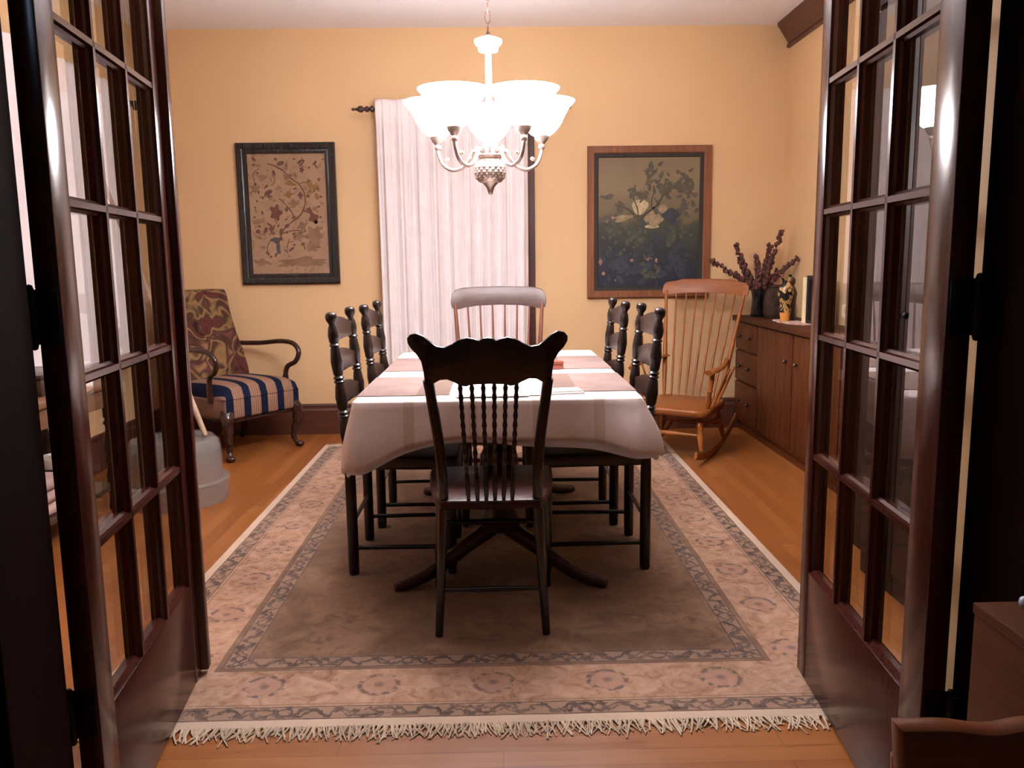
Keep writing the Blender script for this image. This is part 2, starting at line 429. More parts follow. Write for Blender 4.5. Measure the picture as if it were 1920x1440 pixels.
M['cabriole'] = wood('dark_mahogany_leg', (.020, .007, .006), (.045, .016, .012), 'z', .2, spec=.6)
def plasticmat():
    t = NT('cloudy_clear_plastic'); t.fin((.42, .40, .38), .22)
    b = t.b; tr = t.n('ShaderNodeBsdfTransparent'); tr.inputs[0].default_value = (.93, .92, .91, 1)
    mx = t.n('ShaderNodeMixShader'); mx.inputs[0].default_value = .24
    t.t.links.new(tr.outputs[0], mx.inputs[1]); t.t.links.new(b.outputs[0], mx.inputs[2]); t.t.links.new(mx.outputs[0], t.out.inputs[0]); return t.m
M['plastic'] = plasticmat()
def linen():
    t = NT('stitched_linen_ground'); n1 = t.noise(scale=15, detail=4, dist=1.6); n2 = t.noise(scale=7, detail=3); w = t.noise(scale=400, detail=1)
    col = t.ramp(n2.outputs['Fac'], [(.3, (.30, .185, .115)), (.7, (.36, .235, .15))])
    col = t.mix(t.math('MULTIPLY', t.ramp(n1.outputs['Fac'], [(.33, 1.0), (.45, 0.0)]), .6), col, (.19, .105, .062))
    t.bump(w.outputs['Fac'], .2, .001); return t.fin(col, .9, 0, .1)
M['linen'] = linen()
for k, c in (('th_brown', (.13, .068, .042)), ('th_rust', (.135, .062, .045)), ('th_gold', (.22, .125, .048)), ('th_plum', (.12, .066, .055)), ('th_blue', (.095, .075, .08)), ('th_tan', (.225, .135, .082))):
    M[k] = fabric(k, c, .2)
def painting():
    t = NT('muted_landscape_paint'); x, y, z = t.sep(); nz = t.noise(scale=6, detail=5, dist=.5); n2 = t.noise(scale=22, detail=4)
    f = t.math('ADD', z, t.math('ADD', t.math('MULTIPLY', t.math('SUBTRACT', nz.outputs['Fac'], .5), .35), .5))
    col = t.ramp(f, [(.10, (.022, .025, .040)), (.30, (.030, .034, .036)), (.50, (.055, .060, .045)), (.56, (.14, .11, .065)), (.75, (.22, .165, .095)), (1.0, (.19, .14, .085))])
    sp = t.ramp(n2.outputs['Fac'], [(.62, 0.0), (.70, 1.0)])
    return t.fin(t.mix(t.math('MULTIPLY', sp, .30), col, (.20, .13, .10)), .5, 0, .3)
M['painting'] = painting()
for k, c in (('pt_leaf', (.070, .062, .042)), ('pt_trunk', (.035, .026, .02)), ('pt_pale', (.42, .34, .20)), ('pt_cloud', (.26, .195, .11)), ('pt_blue', (.026, .032, .046)), ('pt_green', (.062, .066, .042)), ('pt_rose', (.30, .14, .11))):
    M[k] = plain(k, c, .55, .3, 30)
M['darkglass'] = plain('dark_glass_vase', (.012, .010, .012), .08, .2)
M['dry'] = plain('dried_flower_purple_brown', (.10, .035, .030), .9, .4, 60)
M['stem'] = plain('dried_stem', (.09, .05, .025), .8, .3)
M['stone'] = plain('dark_mottled_stone', (.038, .022, .016), .8, .6, 25, spec=.15)
def folkvase():
    t = NT('painted_folk_vase'); x, y, z = t.sep()
    nz = t.noise(scale=16, detail=1, dist=1.6)
    col = t.ramp(nz.outputs['Fac'], [(.40, (.012, .009, .008)), (.47, (.012, .009, .008)), (.50, (.50, .32, .12)), (.60, (.42, .22, .06)), (.66, (.15, .06, .035))])
    col = t.mix(t.ramp(z, [(.052, 1.0), (.056, 0.0)]), col, (.62, .26, .06))
    return t.fin(col, .25)
M['folk'] = folkvase()
M['candle'] = plain('ivory_wax', (.72, .58, .34), .5, .04)
M['matteblack'] = plain('matte_black', (.010, .010, .011), .5, .2)
def doily():
    t = NT('red_white_mat'); v = t.n('ShaderNodeTexVoronoi'); t.set(v.inputs['Vector'], t.tc()); v.inputs['Scale'].default_value = 26
    return t.fin(t.ramp(v.outputs['Distance'], [(.30, (.42, .10, .08)), (.42, (.55, .45, .40))]), .9, 0, .1)
M['doily'] = doily()
M['stick'] = wood('pale_stick_wood', (.30, .19, .12), (.42, .29, .20), 'z', .6)
M['oldwood'] = wood('brown_stand_wood', (.10, .045, .022), (.20, .095, .045), 'y', .4)
M['oldwood2'] = wood('dark_turned_stand_wood', (.025, .014, .009), (.06, .033, .02), 'z', .35)
M['blanket'] = fabric('dusty_pink_blanket', (.34, .22, .20), .1)
M['whitebowl'] = plain('cream_ceramic', (.52, .44, .36), .4, .08)
M['nearcab'] = wood('mid_brown_cabinet_wood', (.055, .016, .006), (.085, .026, .010), 'y', .42, spec=.2)
M['nearchair'] = wood('red_brown_chair_wood', (.13, .038, .014), (.21, .065, .025), 'x', .33, spec=.35)
M['cup'] = wood('black_brown_cupboard_wood', (.010, .004, .003), (.020, .008, .006), 'z', .45, spec=.3)
M['knob'] = plain('blue_grey_glazed', (.42, .46, .58), .25, .1)
M['sky'] = plain('night_pane', (.01, .012, .02), .1)

# ------------------------------------------------------------------ the setting
def slabbox(name, b, mat, label, bev=0):
    m = MB(); m.box(*b, bev=bev); return struct(name, m, mat, label)
slabbox('floor', (-3.2, 3.2, -2.7, D+.1, -.1, 0), M['floor'], 'orange-brown oak strip floor')
slabbox('ceiling', (-3.2, 3.2, -2.7, D+.1, H, H+.1), M['ceil'], 'pinkish white ceiling')
slabbox('wall_back', (XL-.15, XR+.15, D, D+.15, 0, H), M['wall'], 'ochre yellow wall behind the table')
slabbox('wall_left', (XL-.15, XL, YF, D, 0, H), M['wall'], 'ochre yellow wall behind the glazed door with the long white curtain')
slabbox('wall_right', (XR, XR+.15, YF, D, 0, H), M['wall'], 'ochre yellow wall above the pine cabinet')
m = MB(); m.box(XL-.15, JL-.02, YF-.15, YF, 0, H); m.box(JR+.02, XR+.15, YF-.15, YF, 0, H); m.box(JL-.02, JR+.02, YF-.15, YF, 2.16, H)
struct('wall_front', m, M['wall'], 'wall pierced by the wide double doorway')
m = MB(); m.box(-3.2, -3.05, -2.7, YF-.15, 0, H); m.box(3.05, 3.2, -2.7, YF-.15, 0, H); m.box(-3.05, 3.05, -2.7, -2.55, 0, H)
struct('wall_entry', m, M['near_wall'], 'walls of the dim room in front of the doorway')
m = MB(); m.box(.955, 1.07, YF, 1.72, 0, H)
struct('wall_return', m, M['wall'], 'narrow ochre wall return seen in the hinge gap of the door')
# jamb and casing of the doorway
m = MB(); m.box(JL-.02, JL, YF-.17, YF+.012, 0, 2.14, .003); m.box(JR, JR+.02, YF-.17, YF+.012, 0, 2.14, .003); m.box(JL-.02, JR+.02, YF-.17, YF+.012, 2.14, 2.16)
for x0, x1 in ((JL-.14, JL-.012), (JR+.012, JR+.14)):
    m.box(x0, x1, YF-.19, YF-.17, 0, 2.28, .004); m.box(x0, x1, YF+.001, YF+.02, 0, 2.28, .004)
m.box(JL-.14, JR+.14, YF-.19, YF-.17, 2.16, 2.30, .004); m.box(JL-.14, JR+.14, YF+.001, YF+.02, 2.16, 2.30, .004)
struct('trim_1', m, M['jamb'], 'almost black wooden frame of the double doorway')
def baseboard(name, along, a, b, c, label, mat):
    # profile extruded along an axis
    m = MB(); prof = [(0, 0), (.022, 0), (.022, .17), (.016, .185), (.016, .205), (.008, .216), (0, .216)]
    t = MB()
    if along == 'x': m.prism([(p[0], p[1]) for p in prof], a, b, Matrix(((0,1,0,0),(-1,0,0,c),(0,0,1,0),(0,0,0,1))))
    elif along == 'l': m.prism([(p[0], p[1]) for p in prof], a, b, Matrix(((1,0,0,c),(0,1,0,0),(0,0,1,0),(0,0,0,1))))
    else: m.prism([(p[0], p[1]) for p in prof], a, b, Matrix(((-1,0,0,c),(0,1,0,0),(0,0,1,0),(0,0,0,1))))
    return struct(name, m, mat, label)
baseboard('baseboard_back', 'x', XL, XR, D, 'tall dark wooden baseboard under the ochre back wall', M['trimx'])
baseboard('baseboard_left', 'l', YF+.02, D-.022, XL, 'tall dark wooden baseboard behind the turned-leg stand', M['trimy'])
baseboard('baseboard_right', 'r', YF+.02, D-.022, XR, 'tall dark wooden baseboard behind the pine cabinet', M['trimy'])
# crown moulding on the right wall, stops short of the corner
m = MB(); m.prism([(0, 0), (-.028, .0), (-.105, .115), (-.105, .13), (0, .13)], 1.47, D-.045, Matrix.Translation((XR, 0, H-.13)))
m.box(XR-.022, XR, 1.47, D, H-.148, H-.125)
struct('trim_2', m, M['trimy'], 'dark brown crown moulding under the ceiling on one wall')
# window in back wall, behind curtain
def window(name, axis, c, a0, a1, z0, z1, label, mat):
    m = MB(); w = .10
    def bx(u0, u1, v0, v1, z0, z1):
        if axis == 'x': m.box(u0, u1, c-v1, c-v0, z0, z1, .003)
        else: m.box(c+v0, c+v1, u0, u1, z0, z1, .003)
    bx(a0-w, a0, 0, .022, z0, z1+w); bx(a1, a1+w, 0, .022, z0, z1+w); bx(a0, a1, 0, .022, z1, z1+w)
    bx(a0-w-.02, a1+w+.02, 0, .05, z0-.03, z0); bx(a0-w, a1+w, 0, .02, z0-.11, z0-.03)
    mid = (z0+z1)/2
    bx(a0, a1, .001, .016, mid-.02, mid+.02); bx(a0, a0+.04, .001, .014, z0, z1); bx(a1-.04, a1, .001, .014, z0, z1)
    o = struct(name, m, mat, label)
    g = MB()
    if axis == 'x': g.box(a0+.04, a1-.04, c-.006, c-.002, z0, z1)
    else: g.box(c+.002, c+.006, a0+.04, a1-.04, z0, z1)
    obj('pane', g, M['sky'], o, 0); return o
window('window_1', 'x', D, -.62, .172, .62, 2.04, 'window with dark wood casing behind the white curtain', M['trim'])
window('window_2', 'y', XL, 3.36, 4.98, .75, 2.04, 'window with dark casing behind the curtain seen through the door glass', M['trim'])

# ------------------------------------------------------------------ french doors
DW, DT = .79, .044
def french_door(name, loc, theta, side, z0, pitch, wh, wf, astr, label):
    # side: +1 thickness goes to local +y (left leaf), -1 to local -y (right leaf)
    m = MB(); y0, y1 = (0, DT) if side > 0 else (-DT, 0)
    b = .003
    zt = z0+5*pitch
    fs = DW-(.035 if astr else 0)
    m.box(0, wh, y0, y1, .012, 2.09, b); m.box(fs-wf, fs, y0, y1, .012, 2.09, b)
    m.box(wh-.004, fs-wf+.004, y0+.001, y1-.001, .012, z0, b); m.box(wh-.004, fs-wf+.004, y0+.001, y1-.001, zt, 2.09, b)
    xa, xb = wh, fs-wf; yc = (y0+y1)/2
    def prof(w): return [(-w*.22, y0+.002), (w*.22, y0+.002), (w*.30, y0+.010), (w*.5, y0+.015), (w*.5, y1-.015), (w*.30, y1-.010), (w*.22, y1-.002), (-w*.22, y1-.002), (-w*.30, y1-.010), (-w*.5, y1-.015), (-w*.5, y0+.015), (-w*.30, y0+.010)]
    mw = .030; xs = [xa+(xb-xa)*k/3 for k in range(4)]; zs = [z0+pitch*k for k in range(6)]
    for k in (1, 2):
        m.slab([(xs[k]+p[0], p[1]) for p in prof(mw)], z0-.002, zt+.002)
    for k in (1, 2, 3, 4):
        q = [(yy, zs[k]+xx) for xx, yy in prof(mw)]
        m.prism(q, xa-.002, xb+.002, Matrix(((0,1,0,0),(1,0,0,0),(0,0,1,0),(0,0,0,1))))
    # moulded glazing beads on stiles and rails
    for xx, sg in ((xa, 1), (xb, -1)):
        m.slab([(xx, y0+.008), (xx+sg*.011, y0+.015), (xx+sg*.011, y1-.015), (xx, y1-.008)], z0, zt)
    for zz, sg in ((z0, 1), (zt, -1)):
        m.prism([(y0+.008, zz), (y0+.015, zz+sg*.011), (y1-.015, zz+sg*.011), (y1-.008, zz)], xa, xb, Matrix(((0,1,0,0),(1,0,0,0),(0,0,1,0),(0,0,0,1))))
    d = obj(name, m, M['door'], None, 30); d.location = loc
    d.rotation_euler = (0, 0, math.atan2(math.cos(theta), math.sin(theta)))
    tag(d, label, 'door', None, 'structure')
    for i in range(3):
        for k in range(5):
            g = MB(); e = .008
            xo0 = xs[i]+(mw/2 if i else .011)-.003; xo1 = xs[i+1]-(mw/2 if i < 2 else .011)+.003
            zo0 = zs[k]+(mw/2 if k else .011)-.003; zo1 = zs[k+1]-(mw/2 if k < 4 else .011)+.003
            yg = y1-.012 if side > 0 else y0+.012; g.box(xo0, xo1, yg-.0015, yg+.0015, zo0, zo1); obj('glass_pane', g, M['glass'], d, 0)
    if astr:
        a = MB(); a.box(fs, DW, y0-.020, y1-.006, .02, 2.085, .005); obj('astragal', a, M['door'], d, 30)
    for hz in (.325, 1.10, 1.86):
        h = MB(); yk = y1+.004 if side > 0 else y0-.004
        prof_ = [(.003, -.058), (.007, -.055), (.004, -.049)]
        h.lathe([(.0001, -.060), (.005, -.058), (.0065, -.054), (.0075, -.050), (.0075, -.0172), (.0066, -.0168), (.0066, -.016), (.0075, -.0155), (.0075, .0155), (.0066, .016), (.0066, .0168), (.0075, .0172), (.0075, .050), (.0065, .054), (.005, .058), (.0001, .060)], 14, None, (-.012, yk, hz))
        ya, yb = (y0+.004, y1+.002) if side > 0 else (y0-.002, y1-.004)
        h.box(-.0035, -.0005, ya, yb, hz-.05, hz+.05, .001)
        h.box(-.030, -.012, yk-.002, yk+.002, hz-.05, hz+.05)
        obj('hinge', h, M['black_metal'], d, 40)
    return d
french_door('door_1', (-.7915, 1.515, 0), R(-6.5), 1, .302, .336, .083, .060, True, 'dark french door with fifteen panes standing open beside the patterned armchair')
french_door('door_2', (.7955, 1.440, 0), R(4.5), -1, .328, .3265, .100, .066, False, 'dark french door with fifteen panes standing open in front of the pine cabinet')

# ------------------------------------------------------------------ rug
t = thing('area_rug', 'large faded beige and brown oriental rug under the dining table', 'rug', (-.025, 3.66, 0))
m = MB(); m.box(-1.125, 1.125, -1.68, 1.68, .0005, .0062, .002); obj('pile', m, M['rug'], t, 30)
for sgn in (-1, 1):
    m = MB()
    for k in range(520):
        x = -1.12+2.24*k/519+random.uniform(-.003, .003); L = random.uniform(.030, .062)
        sw = random.uniform(-.03, .03); w = random.uniform(.0018, .0038); z = random.uniform(.0028, .0055)
        if random.random() < .1: L *= 1.25; sw *= 1.6
        pts = [(x, sgn*1.676, z), (x+sw*.35, sgn*(1.68+L*.45), z), (x+sw, sgn*(1.68+L), .0018)]
        m.tube(pts, [w, w*.9, w*.7], 5)
    f = obj('fringe', m, M['fringe'], t, 60); f['kind'] = 'stuff'; f['label'] = 'cream knotted fringe'

# ------------------------------------------------------------------ dining table
TY0, TY1, TX, TZ = 2.725, 4.255, .485, .722
t = thing('dining_table', 'dark wooden double-pedestal dining table under the striped cloth', 'table', (0, (TY0+TY1)/2, .0066))
yc = (TY0+TY1)/2; hy = (TY1-TY0)/2; zo = -.0066
m = MB(); m.box(-TX, TX, -hy, hy, TZ-.03+zo, TZ+zo, .006); obj('tabletop', m, M['tablewood'], t)
m = MB(); m.box(-.40, .40, -hy+.10, hy-.10, .60, TZ-.031+zo, .004); obj('apron', m, M['tablewood'], t)
for sy in (-1, 1):
    m = MB(); m.lathe([(.05, .16), (.075, .17), (.082, .20), (.06, .24), (.048, .28), (.06, .33), (.078, .40), (.07, .46), (.05, .50), (.058, .53), (.09, .56), (.15, .585), (.16, .60)], 24, None, (0, sy*.43, 0), True)
    p = obj('pedestal', m, M['tablewood'], t)
    for sx in (-1, 1):
        f = MB(); P = smoothpath([(sx*.03, sy*.43, .17), (sx*.13, sy*.485, .115), (sx*.25, sy*.565, .050), (sx*.33, sy*.612, .026), (sx*.385, sy*.640, .020)], 6)
        n = len(P); f.tube(P, [.042-.021*i/(n-1) if i < n-3 else .0225-.002*(i-n+3) for i in range(n)], 10, None, .75, 1.0)
        obj('foot', f, M['tablewood'], p, 60)

# cloth: flat top + hanging skirt with soft waves
def draped(name, mat, zt, ofs, dropfn, flare, label, cat, thick):
    a, b = TX+.004+ofs, hy+.004+ofs; r = .03
    per = []
    def edge(p, q, n):
        for i in range(n): per.append((Vector(p)+(Vector(q)-Vector(p))*(i/n)))
    N = 44
    cor = [((a, -b), (1, -1)), ((a, b), (1, 1)), ((-a, b), (-1, 1)), ((-a, -b), (-1, -1))]
    pts = []; nor = []
    def add(x, y, nx, ny): pts.append((x, y)); nor.append((nx, ny))
    for i in range(N): add(a, -b+r+(2*b-2*r)*i/N, 1, 0)
    for k in range(7): q = k/7*PI/2; add(a-r+r*math.cos(q), b-r+r*math.sin(q), math.cos(q), math.sin(q))
    for i in range(N): add(a-r-(2*a-2*r)*i/N, b, 0, 1)
    for k in range(7): q = PI/2+k/7*PI/2; add(-a+r+r*math.cos(q), b-r+r*math.sin(q), math.cos(q), math.sin(q))
    for i in range(N): add(-a, b-r-(2*b-2*r)*i/N, -1, 0)
    for k in range(7): q = PI+k/7*PI/2; add(-a+r+r*math.cos(q), -b+r+r*math.sin(q), math.cos(q), math.sin(q))
    for i in range(N): add(-a+r+(2*a-2*r)*i/N, -b, 0, -1)
    for k in range(7): q = 1.5*PI+k/7*PI/2; add(a-r+r*math.cos(q), -b+r+r*math.sin(q), math.cos(q), math.sin(q))
    n = len(pts); rows = [(.0, 0.0, 0.0), (.0, .004, .003)] ; nv = 9
    m = MB(); V = []
    # inner top ring grid by scaling toward the centre
    for s in (0.0, .35, .7, .93):
        V.append([(x*s if s else 0, y*s if s else 0, zt+.0) for x, y in pts])
    V.append([(x-nx*.006, y-ny*.006, zt) for (x, y), (nx, ny) in zip(pts, nor)])
    V.append([(x, y, zt-.004) for (x, y) in pts])
    for j in range(1, nv+1):
        f = j/nv; row = []
        for i, ((x, y), (nx, ny)) in enumerate(zip(pts, nor)):
            d, fl, wv = dropfn(x, y, nx, ny)
            o = fl*math.sin(f*PI/2)**1.2 + wv*f
            row.append((x+nx*o, y+ny*o, zt-.004-d*f))
        V.append(row)
    vs = [v for row in V for v in row]; fs = []
    for j in range(1, len(V)-1):
        for i in range(n):
            i2 = (i+1) % n; fs.append((j*n+i, j*n+i2, (j+1)*n+i2, (j+1)*n+i))
    m._add(vs, fs)
    c = m.bm.verts.new((0, 0, zt)); m.bm.verts.ensure_lookup_table()
    for i in range(n):
        m.bm.faces.new((c, m.bm.verts[n+i], m.bm.verts[n+(i+1) % n]))
    bmesh.ops.delete(m.bm, geom=[m.bm.verts[i] for i in range(n)], context='VERTS')
    o = obj(name, m, mat, None, 60, (0, yc, 0)); tag(o, label, cat)
    sd = o.modifiers.new('thickness', 'SOLIDIFY'); sd.thickness = thick; sd.offset = 1
    return o
def drop_main(x, y, nx, ny):
    cn = math.exp(-(((abs(x)-TX)**2+(abs(y)-hy)**2)/.012))          # near a corner
    wide = math.exp(-(((abs(x)-TX)**2+(abs(y)-hy)**2)/.05))
    d = .126; fl = .012; wv = .006*math.sin(x*19+.6)+.007*math.sin(y*14+x*9)
    if y < 0 and x < 0: d += .045*wide+.05*cn; fl += .035*cn+.008*wide
    elif y < 0: d += .020*wide+.035*cn; fl += .055*cn+.01*wide
    else: d += .06*cn; fl += .04*cn
    if abs(nx) > .7: d += .012
    d += .006*math.sin(x*11)
    return d, fl, wv
def drop_under(x, y, nx, ny):
    d, fl, wv = drop_main(x, y, nx, ny)
    e = .006+.016*max(0, math.sin((x+.02)*3.6)) if y < 0 else -.01
    cn = math.exp(-(((abs(x)-TX)**2+(abs(y)-hy)**2)/.010))
    if x > 0: e -= .012*cn
    return d+e+.004, fl*.85-.001, wv*.9
draped('table_liner', M['under'], TZ+.004, -.002, drop_under, 0, 'bluish white undercloth peeping out below the striped tablecloth', 'tablecloth', .0012)
draped('tablecloth', M['cloth'], TZ+.008, .003, drop_main, 0, 'pinkish cream tablecloth with faint beige stripes over the dining table', 'tablecloth', .0016)
CZ = TZ+.0102
# placemats
def placemat(xc, yc_, rot, label, first=[]):
    if not first:
        m = MB(); m.box(-.16, .16, -.235, .235, 0, .003, .001); o = obj('placemat', m, M['mat'], None, 30); first.append(o)
    else: o = first[0].copy(); C.objects.link(o)
    o.location = (xc, yc_, CZ); o.rotation_euler = (0, 0, rot); tag(o, label, 'placemat', 'taupe placemats on the tablecloth')
    return o
placemat(-.330, 3.06, 0, 'taupe woven placemat beside the printed sheets, on the armchair side of the table')
placemat(-.325, 3.725, 0, 'taupe woven placemat on the armchair side of the table, nearer the curtain')
placemat(.330, 3.10, PI, 'taupe woven placemat beside the folded napkin, on the rocking chair side of the table')
placemat(.330, 3.725, PI, 'taupe woven placemat beside the red box, nearer the framed landscape')
# papers
def sheet(x, y, rot, w, h, dz, label, seed):
    m = MB(); m.box(-w/2, w/2, -h/2, h/2, 0, .0012); r = obj('paper_sheet', m, M['print'], None, 0, (x, y, CZ+dz), rot); tag(r, label, 'paper', 'printed sheets on the tablecloth')
sheet(-.105, 2.96, .02, .215, .28, 0, 'white printed sheet next to the armchair-side placemat, seen through the pressed-back chair', 1)
sheet(.075, 2.93, -.03, .215, .28, .002, 'white printed sheet next to the napkin, seen through the pressed-back chair', 2)
sheet(-.02, 2.84, .01, .25, .16, .004, 'white printed sheet at the table edge lying on the other sheets', 3)
m = MB(); m.box(-.065, .065, -.045, .045, 0, .006, .002); m.box(-.05, .06, -.035, .04, .0062, .011, .002)
o = obj('folded_napkin', m, M['paper'], None, 40, (.232, 2.855, CZ), .15); tag(o, 'small folded white napkin in front of a taupe placemat', 'napkin')
r = thing('trinket_box', 'small red-brown box on the tablecloth beside the crest of the pressed-back chair', 'box', (.247, 3.50, CZ+.0), .2)
m = MB(); m.box(-.032, .032, -.022, .022, 0, .022, .003); obj('body', m, M['redbox'], r)
m = MB(); m.box(-.034, .034, -.024, .024, .0222, .034, .004); obj('lid', m, M['redbox'], r)

# ------------------------------------------------------------------ ladder-back chairs
def make_ladder(label, group):
    t = thing('ladder_back_chair', label, 'chair', (0, 0, 0), 0, group)
    # faces local -y; rear posts at y=+.19
    for sx in (-1, 1):
        m = MB(); x = sx*.197
        prof = []
        low = [(0, .018), (.012, .0205), (.10, .021), (.40, .0205), (.455, .0175)]
        up = [(.475, .016), (.485, .021), (.497, .016), (.51, .0185), (.56, .0225), (.605, .018), (.612, .0145), (.620, .0215), (.628, .0145), (.634, .0215), (.642, .0145), (.650, .0185), (.69, .0225), (.735, .0175), (.742, .0145), (.750, .0215), (.758, .0145), (.764, .0215), (.772, .0145), (.780, .0185), (.825, .0225), (.872, .0175), (.879, .0145), (.886, .0205), (.893, .0145), (.90, .018), (.925, .0205), (.950, .0165), (.960, .0115), (.968, .0130), (.976, .0185), (.985, .0215), (.996, .0215), (1.004, .018), (1.008, .008), (1.0085, .001)]
        for z, r_ in low+up:
            lean = 0 if z < .45 else (z-.45)*.085
            prof.append(((x, .19+lean, z), r_))
        m.tube([p for p, _ in prof], [q for _, q in prof], 14); obj('rear_post', m, M['ladder'], t, 50)
        m = MB(); m.turned((x*1.04, -.19, .43), (x*1.04, -.19, 0), [(0, .018), (.1, .021), (.9, .019), (1, .016)], 12); obj('front_leg', m, M['ladder'], t, 50)
        m = MB()
        m.tube([(x, .19, .105), (x*1.04, -.19, .105)], [.0095, .0095], 8)
        obj('side_stretcher', m, M['ladder'], t, 50)
    m = MB(); m.tube([(-.197, .19, .20), (.197, .19, .20)], .009, 8); obj('rear_stretcher', m, M['ladder'], t, 50)
    m = MB(); m.tube([(-.2, -.19, .16), (0, -.19, .16), (.2, -.19, .16)], [.010, .014, .010], 8); m.tube([(-.2, -.19, .27), (0, -.19, .27), (.2, -.19, .27)], [.010, .014, .010], 8); obj('front_stretcher', m, M['ladder'], t, 50)
    for zc in (.925, .80, .672):
        L = (zc-.45)*.085+.19
        outl = [(-.19, zc-.032), (-.1, zc-.037), (0, zc-.040), (.1, zc-.037), (.19, zc-.032), (.19, zc+.022), (.16, zc+.030), (.10, zc+.046), (.04, zc+.054), (0, zc+.056), (-.04, zc+.054), (-.10, zc+.046), (-.16, zc+.030), (-.19, zc+.022)]
        m = MB(); m.prism(outl, -.005, .005, None, .002, lambda c: (c.x, c.y+L+.028*(1-(c.x/.19)**2), c.z)); obj('slat', m, M['slat'], t, 50)
    # seat: thick dark woven seat
    o = [(-.235, -.215), (-.20, -.225), (.20, -.225), (.235, -.215), (.215, .17), (.19, .185), (-.19, .185), (-.215, .17)]
    m = MB(); m.slab(o, .412, .462, None, .014); obj('seat', m, M['seatdark'], t, 50)
    return t
lg = 'ladder-back chairs along the table'
lad = make_ladder('dark turned ladder-back chair by the table corner with the longest hanging cloth point', lg)
lad.location = (-.375, 3.237, .0066); lad.rotation_euler = (0, 0, PI/2)
dup(lad, (-.343, 3.797, .0066), PI/2, 'dark turned ladder-back chair on the armchair side, second from the pressed-back chair', lg)
dup(lad, (.370, 3.237, .0066), -PI/2, 'dark turned ladder-back chair on the rocking chair side, first from the pressed-back chair', lg)
dup(lad, (.326, 3.78, .0066), -PI/2, 'dark turned ladder-back chair on the rocking chair side, second from the pressed-back chair', lg)

# ------------------------------------------------------------------ pressed-back chair (faces +y)
t = thing('pressed_back_chair', 'near-black pressed-back chair with wavy crest, its back to the viewer', 'chair', (-.028, 2.50, .0066))
def z2(px, py): return ((px-893)*.000553, .980-(py-280)*.000556)
top = [(470, 330), (468, 305), (485, 285), (520, 277), (560, 294), (590, 322), (625, 347), (665, 353), (705, 337), (740, 314), (785, 301), (825, 309), (848, 320), (866, 306), (893, 303), (920, 306), (938, 320), (960, 309), (1000, 301), (1046, 314), (1082, 337), (1121, 353), (1161, 347), (1196, 322), (1226, 294), (1262, 274), (1300, 283), (1318, 305), (1316, 330)]
bot = [(1298, 362), (1270, 392), (1247, 430), (1238, 480), (1232, 545), (1190, 553), (1150, 530), (1112, 527), (1070, 545), (1040, 562), (1010, 566), (985, 556), (893, 553), (801, 556), (776, 566), (746, 562), (716, 545), (674, 527), (636, 530), (596, 553), (554, 545), (548, 480), (539, 430), (516, 392), (488, 362)]
outl = [z2(*p) for p in top+bot]
def lean(z): return -.035-(z-.46)*.155
m = MB(); m.prism(outl, -.011, .011, None, .004, lambda c: (c.x, c.y+lean(c.z)-.022*(1-(c.x/.24)**2)+.012, c.z)); obj('crest_rail', m, M['press'], t, 40)
for sx in (-1, 1):
    m = MB()
    P = [(sx*.172, -.012, 0), (sx*.160, -.012, .20), (sx*.148, -.018, .44), (sx*.146, lean(.52), .52), (sx*.153, lean(.64), .64), (sx*.166, lean(.75), .75), (sx*.178, lean(.84), .84)]
    P = smoothpath(P, 4); n = len(P)
    m.tube(P, [.0125+.004*min(1, i/8) for i in range(n)], 10); obj('rear_post', m, M['press'], t, 60)
    m = MB(); m.turned((sx*.175, .37, .44), (sx*.200, .385, 0), [(0, .018), (.08, .019), (.12, .023), (.16, .018), (.2, .023), (.3, .021), (.6, .019), (.68, .022), (.72, .017), (1, .012)], 12); obj('front_leg', m, M['press'], t, 50)
    m = MB(); m.turned((sx*.165, -.012, .155), (sx*.19, .38, .155), [(0, .007), (.5, .011), (1, .007)], 8); obj('side_stretcher', m, M['press'], t, 50)
m = MB(); m.turned((-.165, -.012, .155), (.165, -.012, .155), [(0, .007), (.5, .010), (1, .007)], 8); obj('rear_stretcher', m, M['press'], t, 50)
m = MB(); m.turned((-.19, .38, .25), (.19, .38, .25), [(0, .008), (.3, .010), (.5, .014), (.7, .010), (1, .008)], 8); obj('front_stretcher', m, M['press'], t, 50)
for px in (740, 803, 865, 925, 986, 1046):
    xt = (px-893)*.000553; xb = xt*.80; m = MB(); P = []; rr = []
    for k in range(50):
        f = k/49; z = .455+(.836-.455)*f
        P.append((xb+(xt-xb)*f, lean(z), z)); rr.append(.0068*(1+.20*math.sin(f*26*PI)) if .25 < f < .95 else (.0055+.003*math.sin(min(1, f/.25)*PI)))
    m.tube(P, rr, 8); obj('spindle', m, M['press'], t, 60)
o = [(-.165, -.03), (-.12, -.042), (0, -.047), (.12, -.042), (.165, -.03), (.20, .15), (.215, .34), (.19, .395), (0, .41), (-.19, .395), (-.215, .34), (-.20, .15)]
m = MB(); m.slab([p[:2] for p in smoothpath([(a, b, 0) for a, b in o], 3, True)], .425, .455, None, .008); obj('seat', m, M['press_seat'], t, 50)

